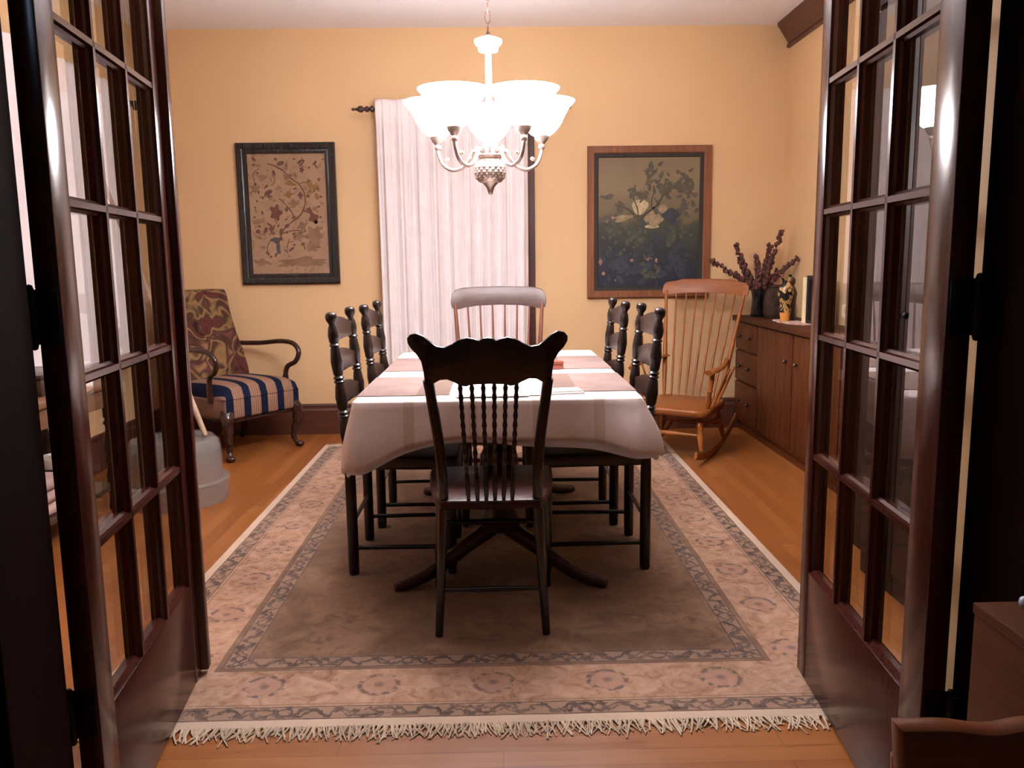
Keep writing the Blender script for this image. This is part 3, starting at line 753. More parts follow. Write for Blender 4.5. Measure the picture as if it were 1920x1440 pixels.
# ------------------------------------------------------------------ windsor style chairs with flat crest (face local -y)
def crest_outline(w, h, step):
    a = w/2
    up = [(-a, .25*h), (-a*.985, .62*h), (-a*.93, .80*h), (-a*.80, .86*h), (-a*.70, .90*h), (-a*.60, h), (0, h*1.03), (a*.60, h), (a*.70, .90*h), (a*.80, .86*h), (a*.93, .80*h), (a*.985, .62*h), (a, .25*h)]
    dn = [(a*.97, .04*h), (a*.85, -.02*h), (a*.70, .06*h), (a*.45, .13*h), (0, .16*h), (-a*.45, .13*h), (-a*.70, .06*h), (-a*.85, -.02*h), (-a*.97, .04*h)]
    if not step: up = [(-a, .30*h), (-a*.98, .66*h), (-a*.90, .88*h), (-a*.75, .97*h), (-a*.4, 1.0*h), (0, 1.02*h), (a*.4, h), (a*.75, .97*h), (a*.90, .88*h), (a*.98, .66*h), (a, .30*h)]
    return up+dn
def windsor(name, label, cat, loc, rotz, w, top, ch, nsp, mc, mz, step, rock, seat_z, arms, recline, bw=None, arm_h=.235):
    bw = bw or w
    t = thing(name, label, cat, loc, rotz)
    z0 = seat_z; yb = .21
    def yat(z): return yb+(z-z0)*recline
    sw = bw*.40
    o = smoothpath([(-bw*.47, -.25, 0), (0, -.265, 0), (bw*.47, -.25, 0), (bw*.49, -.05, 0), (bw*.44, .22, 0), (0, .255, 0), (-bw*.44, .22, 0), (-bw*.49, -.05, 0)], 4, True)
    m = MB(); m.slab([p[:2] for p in o], z0-.045, z0, None, .014); obj('seat', m, mc, t, 50)
    cz = top-ch
    m = MB(); m.prism([(p[0], p[1]+cz) for p in crest_outline(w, ch, step)], -.010, .010, None, .005, lambda c: (c.x, c.y+yat(c.z)+.045*(1-(2*c.x/w)**2)-.02, c.z)); obj('crest_rail', m, mc, t, 45)
    for k in range(nsp+2):
        f = -1+2*k/(nsp+1); ends = k in (0, nsp+1)
        xt = f*w*.455; xb = f*sw*.98
        yt = yat(cz+.01)+.045*(1-(2*xt/w)**2)-.02; ybm = yb+.02*(1-f*f)-.01
        r1 = .013 if ends else .0068
        m = MB(); m.turned((xb, ybm, z0-.01), (xt, yt, cz+(.03 if ends else .02)), [(0, r1*.8), (.25, r1*1.25), (.6, r1), (1, r1*.75)], 8); obj('stile' if ends else 'spindle', m, mz, t, 50)
    zf = .075 if rock else 0
    for sx in (-1, 1):
        for yy, spl in ((-.19, -.055), (.17, .07)):
            m = MB(); m.turned((sx*bw*.36, yy, z0-.03), (sx*bw*.44, yy+spl, zf), [(0, .014), (.15, .019), (.3, .015), (.34, .021), (.38, .015), (.6, .021), (.85, .016), (.9, .014), (1, .011)], 12); obj('leg', m, mz, t, 50)
        m = MB(); m.turned((sx*bw*.41, -.225, .21), (sx*bw*.41, .215, .21), [(0, .008), (.5, .013), (1, .008)], 8); obj('side_stretcher', m, mz, t, 50)
        if rock:
            P = []; Rr = 1.25
            for k in range(21):
                yy = -.36+.92*k/20; P.append((sx*bw*.44, yy, Rr-math.sqrt(Rr*Rr-(yy-.0)**2)+.022))
            m = MB(); m.tube(P, [.020]*21, 8, None, .55, 1.15, (1, 0, 0)); obj('rocker', m, mz, t, 60)
        if arms:
            za = z0+arm_h
            m = MB(); P = smoothpath([(sx*bw*.425, yat(za)+.005, za+.012), (sx*bw*.52, .06, za), (sx*bw*.55, -.10, za-.002), (sx*bw*.52, -.21, za-.006), (sx*bw*.50, -.245, za-.012)], 5)
            n = len(P); m.tube(P, [.013+.013*min(1, max(0, (i-4)/(n-8))) for i in range(n)], 10, None, 1.2, .62, (1, 0, 0)); obj('armrest', m, mc, t, 60)
            m = MB(); m.turned((sx*bw*.44, -.16, z0-.01), (sx*bw*.52, -.19, za-.01), [(0, .012), (.2, .020), (.45, .012), (.5, .018), (.55, .012), (.8, .017), (1, .011)], 10); obj('arm_post', m, mz, t, 50)
            for yy in (-.05, .06):
                m = MB(); m.turned((sx*bw*.44, yy, z0-.01), (sx*w*.525, yy+.01, za-.005), [(0, .006), (.4, .009), (1, .006)], 8); obj('arm_spindle', m, mz, t, 50)
    for yy in (-.215, .20):
        m = MB(); m.turned((-bw*.40, yy, .16), (bw*.40, yy, .16), [(0, .009), (.3, .012), (.5, .017), (.7, .012), (1, .009)], 8); obj('cross_stretcher', m, mz, t, 50)
    return t
windsor('captains_chair', 'pinkish maple spindle-back chair at the curtain end of the table', 'chair', (.012, 4.40, .0066), 0, .545, 1.045, .122, 6, M['capt'], M['captz'], False, False, .44, False, .20)
rk = windsor('rocking_chair', 'honey-coloured spindle rocking chair in the corner by the pine cabinet', 'rocking chair', (1.135, 5.00, .0035), R(-30), .57, 1.060, .105, 7, M['maplex'], M['maple'], True, True, .318, True, .35, .46, .235)
rk.rotation_euler = (0, .0145, R(-30))

# ------------------------------------------------------------------ upholstered armchair in the left corner
fx, fy = .81, -.59; rz = math.atan2(fy, fx)+PI/2
mid = Vector(((-1.654-1.315)/2, (4.915+5.378)/2, 0))
t = thing('armchair', 'open-arm chair with swirling brown tapestry back and navy striped seat', 'armchair', (mid.x-.26*fx, mid.y-.26*fy, 0), rz)
# local: faces -y, front legs at y=-.26
def cush(u, v):
    return None
m = MB()
N = 16
def seat_fn(u, v):
    x = -1+2*u; y = -1+2*v
    ex = max(0, 1-abs(x)**6); ey = max(0, 1-abs(y)**6)
    w = .29-.03*(v)
    return (x*w, y*.265-.01, .385+.085*(ex*ey)**.35+.012*(1-x*x)*(1-y*y))
m.grid(seat_fn, 28, 24)
m.box(-.285, .285, -.272, .25, .262, .388, .015, 3)
obj('seat_cushion', m, M['stripes'], t, 60)
m = MB(); m.box(-.262, .262, -.25, .235, .235, .2615, .006); obj('seat_frame', m, M['cabriole'], t, 40)
# back panel, padded
m = MB()
def bk(z): return .215+(z-.40)*.30
P = []
for k, (z, hw) in enumerate([(.40, .255), (.50, .262), (.62, .255), (.75, .235), (.88, .228), (1.0, .232), (1.03, .225)]):
    P.append((z, hw))
outl = [(-hw, z) for z, hw in P]+[(hw*q, 1.035) for q in (-.8, 0, .8)]+[(hw, z) for z, hw in reversed(P)]
m.prism(outl, -.045, .045, None, .022, lambda c: (c.x, c.y+bk(c.z), c.z)); obj('backrest', m, M['tapestry'], t, 50)
for sx in (-1, 1):
    # shepherd's crook arm
    m = MB(); P = smoothpath([(sx*.245, bk(.66)-.01, .665), (sx*.30, .12, .668), (sx*.325, -.06, .685), (sx*.325, -.185, .675), (sx*.318, -.245, .625), (sx*.308, -.222, .56), (sx*.298, -.155, .525), (sx*.292, -.135, .47), (sx*.288, -.135, .36)], 6)
    n = len(P); m.tube(P, [.0165 if i < n-6 else .021 for i in range(n)], 10); obj('arm', m, M['cabriole'], t, 60)
    # cabriole front leg
    m = MB(); P = smoothpath([(sx*.25, -.232, .30), (sx*.275, -.262, .23), (sx*.262, -.248, .14), (sx*.25, -.235, .07), (sx*.262, -.255, .025), (sx*.272, -.275, .014)], 6)
    n = len(P); m.tube(P, [(.042, .036, .026, .019, .016, .022, .018)[min(6, int(i/(n-1)*6.01))] for i in range(n)], 12)
    m.ball((sx*.268, -.268, .020), .028, .034, .020); obj('front_leg', m, M['cabriole'], t, 70)
    m = MB(); P = smoothpath([(sx*.235, .225, .32), (sx*.235, .235, .18), (sx*.24, .30, .008)], 5)
    m.tube(P, [.022-.006*i/(len(P)-1) for i in range(len(P))], 10); obj('rear_leg', m, M['cabriole'], t, 60)

# ------------------------------------------------------------------ pine cabinet along the right wall
CX, CT = 1.67, .805
t = thing('pine_cabinet', 'long low knotty pine cabinet along the wall with drawers and grooved panels', 'cabinet', (CX, 4.45, 0))
L0, L1 = -1.25, 1.27    # y extents in local
m = MB(); m.box(.02, XR-CX-.024, L0, L1, .07, CT-.035, .003); m.box(.05, XR-CX-.024, L0, L1, 0, .07); obj('carcass', m, M['pine'], t)
m = MB(); m.box(-.02, XR-CX-.001, L0-.01, L1+.01, CT-.034, CT, .006); obj('top', m, M['pinetop'], t)
def front(name, y0, y1, z0, z1, grooves, knobs):
    m = MB(); m.box(.004, .0195, y0+.004, y1-.004, z0+.004, z1-.004, .003)
    if grooves:
        n = max(1, round((y1-y0)/.085))
        m = MB()
        for k in range(n):
            a = y0+.004+(y1-y0-.008)*k/n; b = y0+.004+(y1-y0-.008)*(k+1)/n
            m.box(.006, .0195, a+.001, b-.001, z0+.004, z1-.004, .003)
    o = obj(name, m, M['pine'], t)
    for (ky, kz) in knobs:
        k = MB(); k.lathe([(.0001, .0), (.010, .001), (.014, .008), (.011, .016), (.006, .020), (.006, .026)], 12, Matrix.Translation((-.022, ky, kz)) @ Matrix.Rotation(PI/2, 4, 'Y')); obj('knob', k, M['oldwood2'], o)
for za, zb in ((.575, CT-.04), (.36, .57), (.09, .355)):
    front('drawer', .80, L1-.01, za, zb, False, [(.93, (za+zb)/2), (1.13, (za+zb)/2)])
for ya, yb_, ky in ((.16, .79, .24), (-.50, .15, .07), (-1.24, -.51, -.60)):
    front('door', ya, yb_, .09, CT-.04, True, [(ky, .60)])

t = thing('tall_cupboard', 'tall almost black cupboard standing behind the door glass, next to the pine cabinet', 'cupboard', (1.345, 2.69, 0))
m = MB(); m.box(.02, XR-1.345-.024, -.34, .33, .09, 2.05, .004); m.box(.04, XR-1.345-.03, -.32, .31, 0, .09); obj('carcass', m, M['cup'], t, 40)
m = MB(); m.prism([(0, 0), (.03, 0), (.03, .07), (-.02, .07), (-.02, .05)], -.355, .345, Matrix.Translation((0, 0, 2.05))); m.box(.03, XR-1.345-.024, -.355, .345, 2.05, 2.12); obj('cornice', m, M['cup'], t, 40)
for ya, yb_, kk in ((-.335, -.007, -.04), (-.003, .325, .03)):
    m = MB(); m.box(0, .019, ya, yb_, .11, 2.03, .003); m.box(-.005, .001, ya+.06, yb_-.06, .18, .95, .002); m.box(-.005, .001, ya+.06, yb_-.06, 1.05, 1.96, .002); d_ = obj('door', m, M['cup'], t, 40)
    m = MB(); m.ball((-.014, kk, 1.0), .012); obj('knob', m, M['black_metal'], d_)
# things on the cabinet
def on(y, x): return (x, y, CT)
t = thing('vase', 'dark glass vase of dried flower spikes in the corner of the pine cabinet', 'vase', on(5.52, 1.765))
m = MB(); m.lathe([(.0001, .0), (.044, .0), (.050, .012), (.048, .05), (.042, .10), (.046, .15), (.052, .185), (.047, .186), (.041, .15), (.037, .10), (.0001, .02)], 18); obj('vase_body', m, M['darkglass'], t)
rnd = random.Random(5)
def tgt(px, py): # spike tip (local) from measured tip offsets in metres
    return (px, py)
spikes = [(.12, .56, -.06), (.215, .385, -.10), (-.335, .375, -.06), (-.17, .475, -.02), (.10, .475, .10), (-.06, .40, -.12), (.05, .42, -.12), (-.12, .385, .06), (.15, .30, .08)]
for sxx, szz, syy in spikes:
    base = Vector((0, 0, .03)); tip = Vector((sxx, syy, szz))
    mid_ = base.lerp(tip, .5)+Vector((0, 0, .05 if abs(sxx) > .2 else .01)); 
    mid_.x *= .75
    P = smoothpath([base, Vector((sxx*.10, syy*.1, .19)), mid_, tip], 8)
    sm = MB(); sm.tube(P, [.0022]*len(P), 5); so = obj('stem', sm, M['stem'], t, 60)
    fb = MB(); n = len(P)
    for i in range(int(n*.34), n):
        for q in range(6):
            fr = max(0, i-n*.34)/(n*.66); rr_ = (.031*(1-fr*.5))*rnd.uniform(.7, 1.2)
            c = P[i]+Vector((rnd.uniform(-1, 1), rnd.uniform(-1, 1), rnd.uniform(-1, 1)))*.013
            fb.ball(c, rr_*.55, rr_*.55, rr_*.7, 6, 4)
    obj('flower_spike', fb, M['dry'], so, 60)
t = thing('stone_jar', 'squat dark mottled stone jar beside the dried flowers', 'jar', on(5.38, 1.83))
m = MB(); m.lathe([(.0001, 0), (.064, 0), (.074, .03), (.076, .09), (.066, .15), (.052, .185), (.045, .195), (.040, .19)], 20); obj('jar_body', m, M['stone'], t)
m = MB(); m.lathe([(.046, .196), (.050, .204), (.030, .214), (.0001, .218)], 20); obj('lid', m, M['stone'], t)
m = MB()
def lace(k):
    a = 2*PI*k/72; return ((.080+.006*math.cos(12*a))*math.cos(a), (.25+.01*math.cos(12*a))*math.sin(a))
m.slab([lace(k) for k in range(72)], 0, .003); o = obj('doily', m, M['doily'], None, 30, on(4.98, 1.80)); tag(o, 'red and white scalloped mat on the pine cabinet under the vases', 'mat')
t = thing('figurine_vase', 'yellow and black painted figurine vase with two spouts on the pine cabinet', 'vase', (1.775, 5.03, CT+.003))
m = MB(); m.lathe([(.0001, 0), (.026, 0), (.030, .03), (.036, .075), (.030, .10), (.036, .125), (.046, .165), (.043, .20), (.030, .225), (.022, .235), (.022, .25), (.018, .25)], 18); obj('vase_body', m, M['folk'], t)
for sx in (-1, 1):
    m = MB(); m.turned((sx*.014, 0, .236), (sx*.026, 0, .285), [(0, .008), (.5, .007), (1, .012)], 10); obj('spout', m, M['folk'], t)
t = thing('carved_figure', 'slim dark brown carved figure close behind the painted vase', 'figurine', (1.842, 5.115, CT+.003))
m = MB(); m.lathe([(.0001, 0), (.028, 0), (.024, .06), (.027, .12), (.034, .17), (.024, .20), (.014, .215), (.022, .235), (.021, .255), (.010, .268), (.0001, .27)], 16); obj('figure_body', m, M['oldwood2'], t)
t = thing('candle', 'tall ivory pillar candle on the red and white mat', 'candle', (1.850, 4.90, CT+.003))
m = MB(); m.lathe([(.0001, 0), (.019, 0), (.019, .268), (.016, .27), (.0001, .266)], 18); obj('wax', m, M['candle'], t)
m = MB(); m.tube([(0, 0, .264), (.001, 0, .278)], .0012, 6); obj('wick', m, M['matteblack'], t)
t = thing('photo_frame', 'upright black picture frame standing on the pine cabinet beside the candle', 'frame', (1.875, 4.78, CT), R(-70))
m = MB(); m.box(-.085, .085, -.01, .01, 0, .285, .003); obj('frame', m, M['matteblack'], t)
m = MB(); m.box(-.065, .065, -.0125, -.0101, .025, .26); obj('dark_print', m, M['darkglass'], t, 0)
t = thing('oil_bottle', 'slender brown glass bottle on the pine cabinet seen through the door glass', 'bottle', on(4.42, 1.80))
m = MB(); m.lathe([(.0001, 0), (.032, 0), (.034, .02), (.033, .11), (.020, .15), (.011, .17), (.011, .215)], 16); obj('bottle_body', m, M['darkglass'], t)
m = MB(); m.lathe([(.013, .2155), (.014, .22), (.013, .24), (.0001, .242)], 12); obj('stopper', m, M['oldwood2'], t)

# ------------------------------------------------------------------ pictures
def frame_mesh(w, h, fw, dep, prof):
    m = MB()
    # prof: list of (inward distance 0..fw, depth y negative = toward room)
    cs = [(-w/2, 0), (w/2, 0), (w/2, h), (-w/2, h)]
    ins = [(1, 1), (-1, 1), (-1, -1), (1, -1)]
    vs = []; n = len(prof)
    for (cx_, cz_), (ix, iz) in zip(cs, ins):
        for d, y in prof: vs.append((cx_+ix*d, y, cz_+iz*d))
    fs = []
    for k in range(4):
        k2 = (k+1) % 4
        for i in range(n):
            i2 = (i+1) % n; fs.append((k*n+i, k2*n+i, k2*n+i2, k*n+i2))
    m._add(vs, fs); return m
x0, x1, z0, z1 = -1.744, -1.077, 1.060, 2.006
w, h = x1-x0, z1-z0
t = thing('framed_embroidery', 'tree-of-life embroidery on tan linen in a chipped black frame', 'picture', ((x0+x1)/2, D-.002, z0))
obj('frame', frame_mesh(w, h, .07, .03, [(0, 0), (0, -.026), (.008, -.032), (.030, -.030), (.045, -.020), (.056, -.024), (.068, -.020), (.072, -.012), (.072, 0)]), M['blackframe'], t, 35)
m = MB(); m.box(-w/2+.068, w/2-.068, -.010, -.004, .068, h-.068); panel = obj('linen_panel', m, M['linen'], t, 0)
def e2(px, py): # zoom pixel of the embroidery -> local x,z
    # corners of linen in the zoom: (195,225) (850,235) (258,1255) (905,1245)
    v = (py-230)/(1250-230); l = 195+63*v; r_ = 850+55*v; u = (px-l)/(r_-l)
    return (-w/2+.072+u*(w-.144), h-.072-v*(h-.144))
Y0, Y1 = -.0112, -.0101
def vine(pts, wd): return [(p.x, p.y) for p in smoothpath([Vector((*e2(*q), 0)) for q in pts], 7)]
m = MB()
for pts, wd in (([(470, 1080), (468, 1010), (490, 920), (520, 860), (590, 800), (655, 745), (690, 660), (685, 570), (640, 490), (560, 430), (500, 370), (440, 335), (370, 310)], .009),
                ([(600, 795), (585, 735), (545, 680), (490, 620), (470, 610)], .007), ([(500, 905), (560, 885), (640, 880), (700, 895)], .008),
                ([(425, 480), (432, 440), (420, 400)], .006), ([(545, 1080), (545, 1010), (560, 950)], .005), ([(380, 1070), (375, 1020), (400, 960)], .005),
                ([(640, 480), (700, 470), (740, 480)], .005), ([(455, 820), (430, 770)], .006), ([(540, 700), (600, 660), (640, 620)], .005), ([(230, 560), (270, 500), (250, 400), (300, 350)], .005), ([(560, 1060), (600, 1020)], .005)):
    m.ribbon(vine(pts, wd), wd, Y0, Y1)
ST = [obj('stitched_vine', m, M['th_brown'], None, 0)]
def blobs(name, mat, L):
    m = MB()
    for px, py, rx, rz_, rot, lob in L:
        cx_, cz_ = e2(px, py); m.blob(cx_, cz_, rx, rz_, rot, Y0-.0006, Y1, lob)
    ST.append(obj(name, m, M[mat], None, 0))
blobs('stitched_flowers', 'th_rust', [(445, 725, .037, .048, 0, 5), (765, 775, .030, .038, .4, 4), (725, 710, .018, .022, 0, 5), (425, 395, .010, .024, .2, 0), (410, 860, .016, .022, .2, 4), (295, 885, .016, .014, 0, 5), (780, 805, .02, .012, -.5, 0)])
blobs('stitched_leaves', 'th_plum', [(380, 555, .030, .015, .5, 0), (480, 310, .026, .014, .3, 0), (660, 365, .014, .018, 0, 5), (640, 300, .018, .008, .8, 0), (770, 310, .018, .008, .9, 0), (360, 875, .012, .022, -.5, 0), (535, 700, .012, .016, 0, 4), (490, 890, .012, .024, -.2, 0), (540, 840, .018, .012, .6, 0), (580, 1040, .022, .008, .6, 0), (650, 580, .016, .020, 0, 4)])
blobs('stitched_gold_leaves', 'th_gold', [(755, 520, .034, .030, .3, 3), (790, 590, .014, .024, .2, 0), (570, 480, .032, .016, -.3, 3), (720, 470, .020, .012, .3, 0), (550, 575, .024, .02, .2, 4)])
blobs('stitched_bird', 'th_blue', [(455, 960, .026, .020, .3, 3), (468, 1030, .014, .036, 0, 0), (420, 960, .016, .012, 0, 0)])
blobs('stitched_blossoms', 'th_tan', [(770, 930, .058, .064, 0, 6), (640, 930, .036, .034, 0, 5), (670, 840, .034, .024, .4, 4), (760, 1020, .038, .030, .2, 5), (590, 650, .032, .026, 0, 4), (270, 520, .028, .022, .5, 3), (330, 430, .03, .02, .3, 3), (540, 420, .03, .02, .3, 3), (650, 1150, .15, .030, .06, 5), (800, 1160, .05, .02, 0, 5), (330, 1150, .04, .022, 0, 4), (300, 800, .04, .016, .2, 0)])

rs = random.Random(4)
for nm, mt, n_ in (('small_leaves', 'th_tan', 70), ('small_sprigs', 'th_brown', 46), ('small_buds', 'th_rust', 22)):
    blobs(nm, mt, [(rs.uniform(225, 840), rs.uniform(270, 1215), rs.uniform(.006, .017), rs.uniform(.004, .010), rs.uniform(0, 3), rs.choice((0, 0, 3, 5))) for _ in range(n_)])
merge(panel, ST)
x0, x1, z0, z1 = .633, 1.482, .935, 1.962
w, h = x1-x0, z1-z0
t = thing('framed_painting', 'dark landscape painting with a spreading tree in a mottled brown frame', 'picture', ((x0+x1)/2, D-.002, z0))
obj('frame', frame_mesh(w, h, .052, .03, [(0, 0), (0, -.024), (.006, -.030), (.044, -.028), (.050, -.020), (.050, 0)]), M['brownframe'], t, 35)
obj('frame_liner', (lambda q: q)(frame_mesh(w-.100, h-.100, .03, .03, [(0, -.002), (0, -.018), (.022, -.015), (.027, -.010), (.027, -.002)])), M['liner'], t, 35)
t.children[-1].location = (0, 0, .05)
pw, ph = w-.146, h-.146
m = MB(); m.box(-pw/2, pw/2, -.003, .003, -ph/2, ph/2); o = obj('canvas', m, M['painting'], t, 0); o.location = (0, -.007, h/2)
def p2(px, py): # zoom pixels of the painting -> local to canvas
    return (-pw/2+(px-192)/(1035-192)*pw, ph/2-(py-170)/(1280-170)*ph)
Y0, Y1 = -.0042, -.0031; PT = []
def pblobs(name, mat, L, dy=0):
    m = MB()
    for px, py, rx, rz_, rot, lob in L:
        cx_, cz_ = p2(px, py); m.blob(cx_, cz_, rx, rz_, rot, Y0-dy, Y1, lob, .12)
    PT.append(obj(name, m, M[mat], None, 0))
pblobs('painted_glow', 'pt_pale', [(540, 590, .055, .050, .4, 3), (640, 760, .05, .012, 0, 0)])
pblobs('painted_cloud', 'pt_cloud', [(655, 695, .062, .052, 0, 4), (730, 610, .03, .03, 0, 0), (380, 690, .09, .02, .2, 4)], .0003)
rnd = random.Random(11); LL = []
for px, py, n_, sp in ((720, 400, 30, 120), (870, 470, 34, 110), (640, 300, 10, 60), (920, 350, 10, 60), (480, 450, 6, 30), (930, 600, 14, 50), (560, 500, 8, 50), (280, 510, 4, 25), (380, 600, 6, 40), (280, 690, 6, 50)):
    for k in range(n_): LL.append((px+rnd.gauss(0, sp*.7), py+rnd.gauss(0, sp*.55), rnd.uniform(.010, .030), rnd.uniform(.006, .016), rnd.uniform(0, 3), 3))
LL = [q for q in LL if 205 < q[0] < 1015 and 190 < q[1] < 1000]
pblobs('painted_foliage', 'pt_leaf', LL, .0006)
m = MB()
for pts, wd in (([(560, 680), (600, 640), (650, 605), (690, 570), (720, 510), (745, 440)], .010), ([(640, 605), (635, 540), (650, 480)], .006), ([(525, 680), (520, 610), (490, 530), (470, 470)], .007), ([(690, 580), (660, 520)], .005), ([(500, 690), (460, 620), (400, 590)], .006)):
    m.ribbon([(p.x, p.y) for p in smoothpath([Vector((*p2(*q), 0)) for q in pts], 6)], wd, Y0-.0008, Y1)
PT.append(obj('painted_branches', m, M['pt_trunk'], None, 0))
rs = random.Random(21)
def scatter(cx_, cy_, n_, sx_, sy_, r0): return [(cx_+rs.gauss(0, sx_), cy_+rs.gauss(0, sy_), r0*rs.uniform(.5, 1.4), r0*rs.uniform(.3, .9), rs.uniform(0, 3), rs.choice((0, 3, 4, 5))) for _ in range(n_)]
def inside(L): return [q for q in L if 225 < q[0] < 1005 and 720 < q[1] < 1250]
pblobs('painted_dark_shrubs', 'pt_blue', inside(scatter(330, 1060, 26, 70, 60, .026)+scatter(560, 1100, 26, 80, 60, .026)+scatter(860, 1050, 26, 70, 80, .026)+scatter(700, 860, 14, 60, 40, .02))+[(800, 660, .062, .040, .1, 4), (820, 720, .02, .03, 0, 0), ], .0002)
pblobs('painted_pale_shrub', 'pt_green', inside(scatter(310, 800, 18, 50, 30, .016)+scatter(520, 830, 18, 60, 40, .016)+scatter(640, 1150, 14, 50, 40, .018)+scatter(880, 780, 14, 60, 30, .014)+scatter(420, 930, 10, 60, 40, .014))+[(800, 850, .030, .070, -.12, 3), (440, 890, .012, .03, -.3, 0)], .0004)
pblobs('painted_blossoms', 'pt_rose', [(620, 1040, .020, .012, .2, 4), (475, 1048, .013, .010, 0, 4), (680, 1050, .008, .016, 0, 0), (240, 1160, .012, .012, 0, 4), (700, 1140, .012, .01, 0, 3), (265, 705, .014, .014, 0, 4), (315, 685, .012, .014, 0, 4), (215, 1060, .012, .02, 0, 4), (340, 1220, .005, .008, 0, 0), (810, 710, .006, .014, .3, 0)], .0009)

merge(o, PT)
# ------------------------------------------------------------------ curtains and rods
def curtain(name, length, zt, zb, folds, label, loc, rotz, seed, wtop, wbot):
    rnd = random.Random(seed); ph = [rnd.uniform(0, 6) for _ in range(6)]
    def fn(u, v):
        z = zt+(zb-zt)*v
        spread = wtop+(wbot-wtop)*min(1, v*1.0)
        x = (u-.5)*length*spread
        a = .016+.012*min(1, v*2)
        y = .72*a*math.sin(u*folds*2*PI+ph[0]+.5*math.sin(v*2+ph[1]))+.006*math.sin(u*folds*5.1*PI+ph[2]+v*1.5)+.004*math.sin(u*folds*9*PI+ph[3])
        if v < .035: y *= .8
        if abs(v-.03) < .022: y *= .30
        return (x, y, z)
    m = MB(); m.grid(fn, 200, 60)
    o = obj(name, m, M['curtain'], None, 70, loc, rotz); tag(o, label, 'curtain')
    s = o.modifiers.new('cloth', 'SOLIDIFY'); s.thickness = .002
    return o
def finial(m, sx, x):
    prof = [(0, .010), (.006, .020), (.02, .022), (.03, .012), (.036, .010), (.042, .018), (.055, .019), (.066, .010), (.072, .010), (.082, .021), (.10, .022), (.116, .010), (.13, .006), (.138, .009), (.147, .009), (.154, .002)]
    m.tube([(x+sx*d, 0, 0) for d, r_ in prof], [r_ for d, r_ in prof], 14)
def rod(label, loc, rotz, half):
    t = thing('curtain_rod', label, 'curtain rod', loc, rotz)
    m = MB(); m.tube([(-half, 0, 0), (half, 0, 0)], .012, 12); obj('pole', m, M['iron_rod'], t, 50)
    for sx in (-1, 1):
        m = MB(); finial(m, sx, sx*half); obj('finial', m, M['iron_rod'], t, 50)
        m = MB(); m.box(sx*(half-.02)-.012, sx*(half-.02)+.012, .010, .098, -.045, .012, .003); obj('bracket', m, M['iron_rod'], t, 40)
    return t
rod('dark turned wooden rod carrying the white curtain behind the chandelier', (-.212, D-.100, 2.203), 0, .575)
curtain('curtain', 1.01, 2.26, .25, 9, 'pinkish white gathered curtain hanging behind the chandelier', (-.278, D-.124, 0), 0, 3, 1.0, .985)
rod('dark turned wooden rod above the long curtain beside the open door', (XL+.100, 4.17, 2.203), -PI/2, 1.22)
curtain('curtain', 2.02, 2.26, .62, 17, 'long cream curtain beside the turned-leg stand, seen through the door glass', (XL+.124, 4.17, 0), PI/2, 9, 1.0, 1.0)

# ------------------------------------------------------------------ chandelier
CHX, CHY = -.018, 3.45
t = thing('chandelier', 'bronze chandelier with five glowing upturned bell shades on a chain', 'chandelier', (CHX, CHY, 1.462))
B = 1.462
def zz(z): return z-B
m = MB(); m.lathe([(.0005, zz(1.462)), (.009, zz(1.468)), (.011, zz(1.476)), (.016, zz(1.492)), (.026, zz(1.504)), (.033, zz(1.5105))], 20); obj('finial', m, M['bronze'], t, 50)
m = MB(); nb = 28
prof = [(.030, 1.510), (.045, 1.514), (.058, 1.528), (.0645, 1.550), (.063, 1.574), (.053, 1.592), (.042, 1.600), (.042, 1.609), (.056, 1.617), (.054, 1.624), (.030, 1.628)]
# lattice-chased urn
vs = []; rows = 60
def urn_r(z):
    for (r0, za), (r1, zb) in zip(prof, prof[1:]):
        if za <= z <= zb: return r0+(r1-r0)*(z-za)/(zb-za)
    return prof[-1][0]
K = 96
for j in range(rows+1):
    z = 1.510+(1.628-1.510)*j/rows
    for k in range(K):
        a = 2*PI*k/K; r_ = urn_r(z)
        if 1.520 < z < 1.590: r_ *= 1+.06*abs(math.cos(8*a+z*150)*math.cos(8*a-z*150))-.03
        vs.append((r_*math.cos(a), r_*math.sin(a), zz(z)))
m._add(vs, [(j*K+k, j*K+(k+1) % K, (j+1)*K+(k+1) % K, (j+1)*K+k) for j in range(rows) for k in range(K)]); obj('urn', m, M['bronze'], t, 60)
# acanthus crown
m = MB()
for k in range(12):
    a = 2*PI*k/12; m.tube([(.044*math.cos(a), .044*math.sin(a), zz(1.624)), (.052*math.cos(a), .052*math.sin(a), zz(1.645)), (.060*math.cos(a), .060*math.sin(a), zz(1.655))], [.011, .009, .003], 6)
m.lathe([(.030, zz(1.626)), (.034, zz(1.65)), (.020, zz(1.68)), (.014, zz(1.70))], 20); obj('crown', m, M['bronze'], t, 50)
m = MB(); m.lathe([(.014, zz(1.69)), (.0125, zz(1.72)), (.0125, zz(2.03))], 14); obj('stem', m, M['lamplit_metal'], t, 50)
m = MB(); m.lathe([(.016, zz(2.022)), (.038, zz(2.026)), (.041, zz(2.034)), (.040, zz(2.044)), (.050, zz(2.050)), (.056, zz(2.060)), (.056, zz(2.068)), (.040, zz(2.076)), (.012, zz(2.080)), (.008, zz(2.092))], 24); obj('collar', m, M['lamplit_metal'], t, 50)
m = MB(); z = 2.088; i = 0
m.lathe([(.010, zz(2.088)), (.007, zz(2.10))], 10)
while z < H-.03:
    P = []
    for k in range(17):
        a = 2*PI*k/16; u_ = .011*math.cos(a); v_ = .026*math.sin(a)
        P.append((u_ if i % 2 else 0, 0 if i % 2 else u_, zz(z+.022)+v_))
    m.tube(P, .0028, 6, caps=False); z += .044; i += 1
obj('chain', m, M['chain'], t, 60)
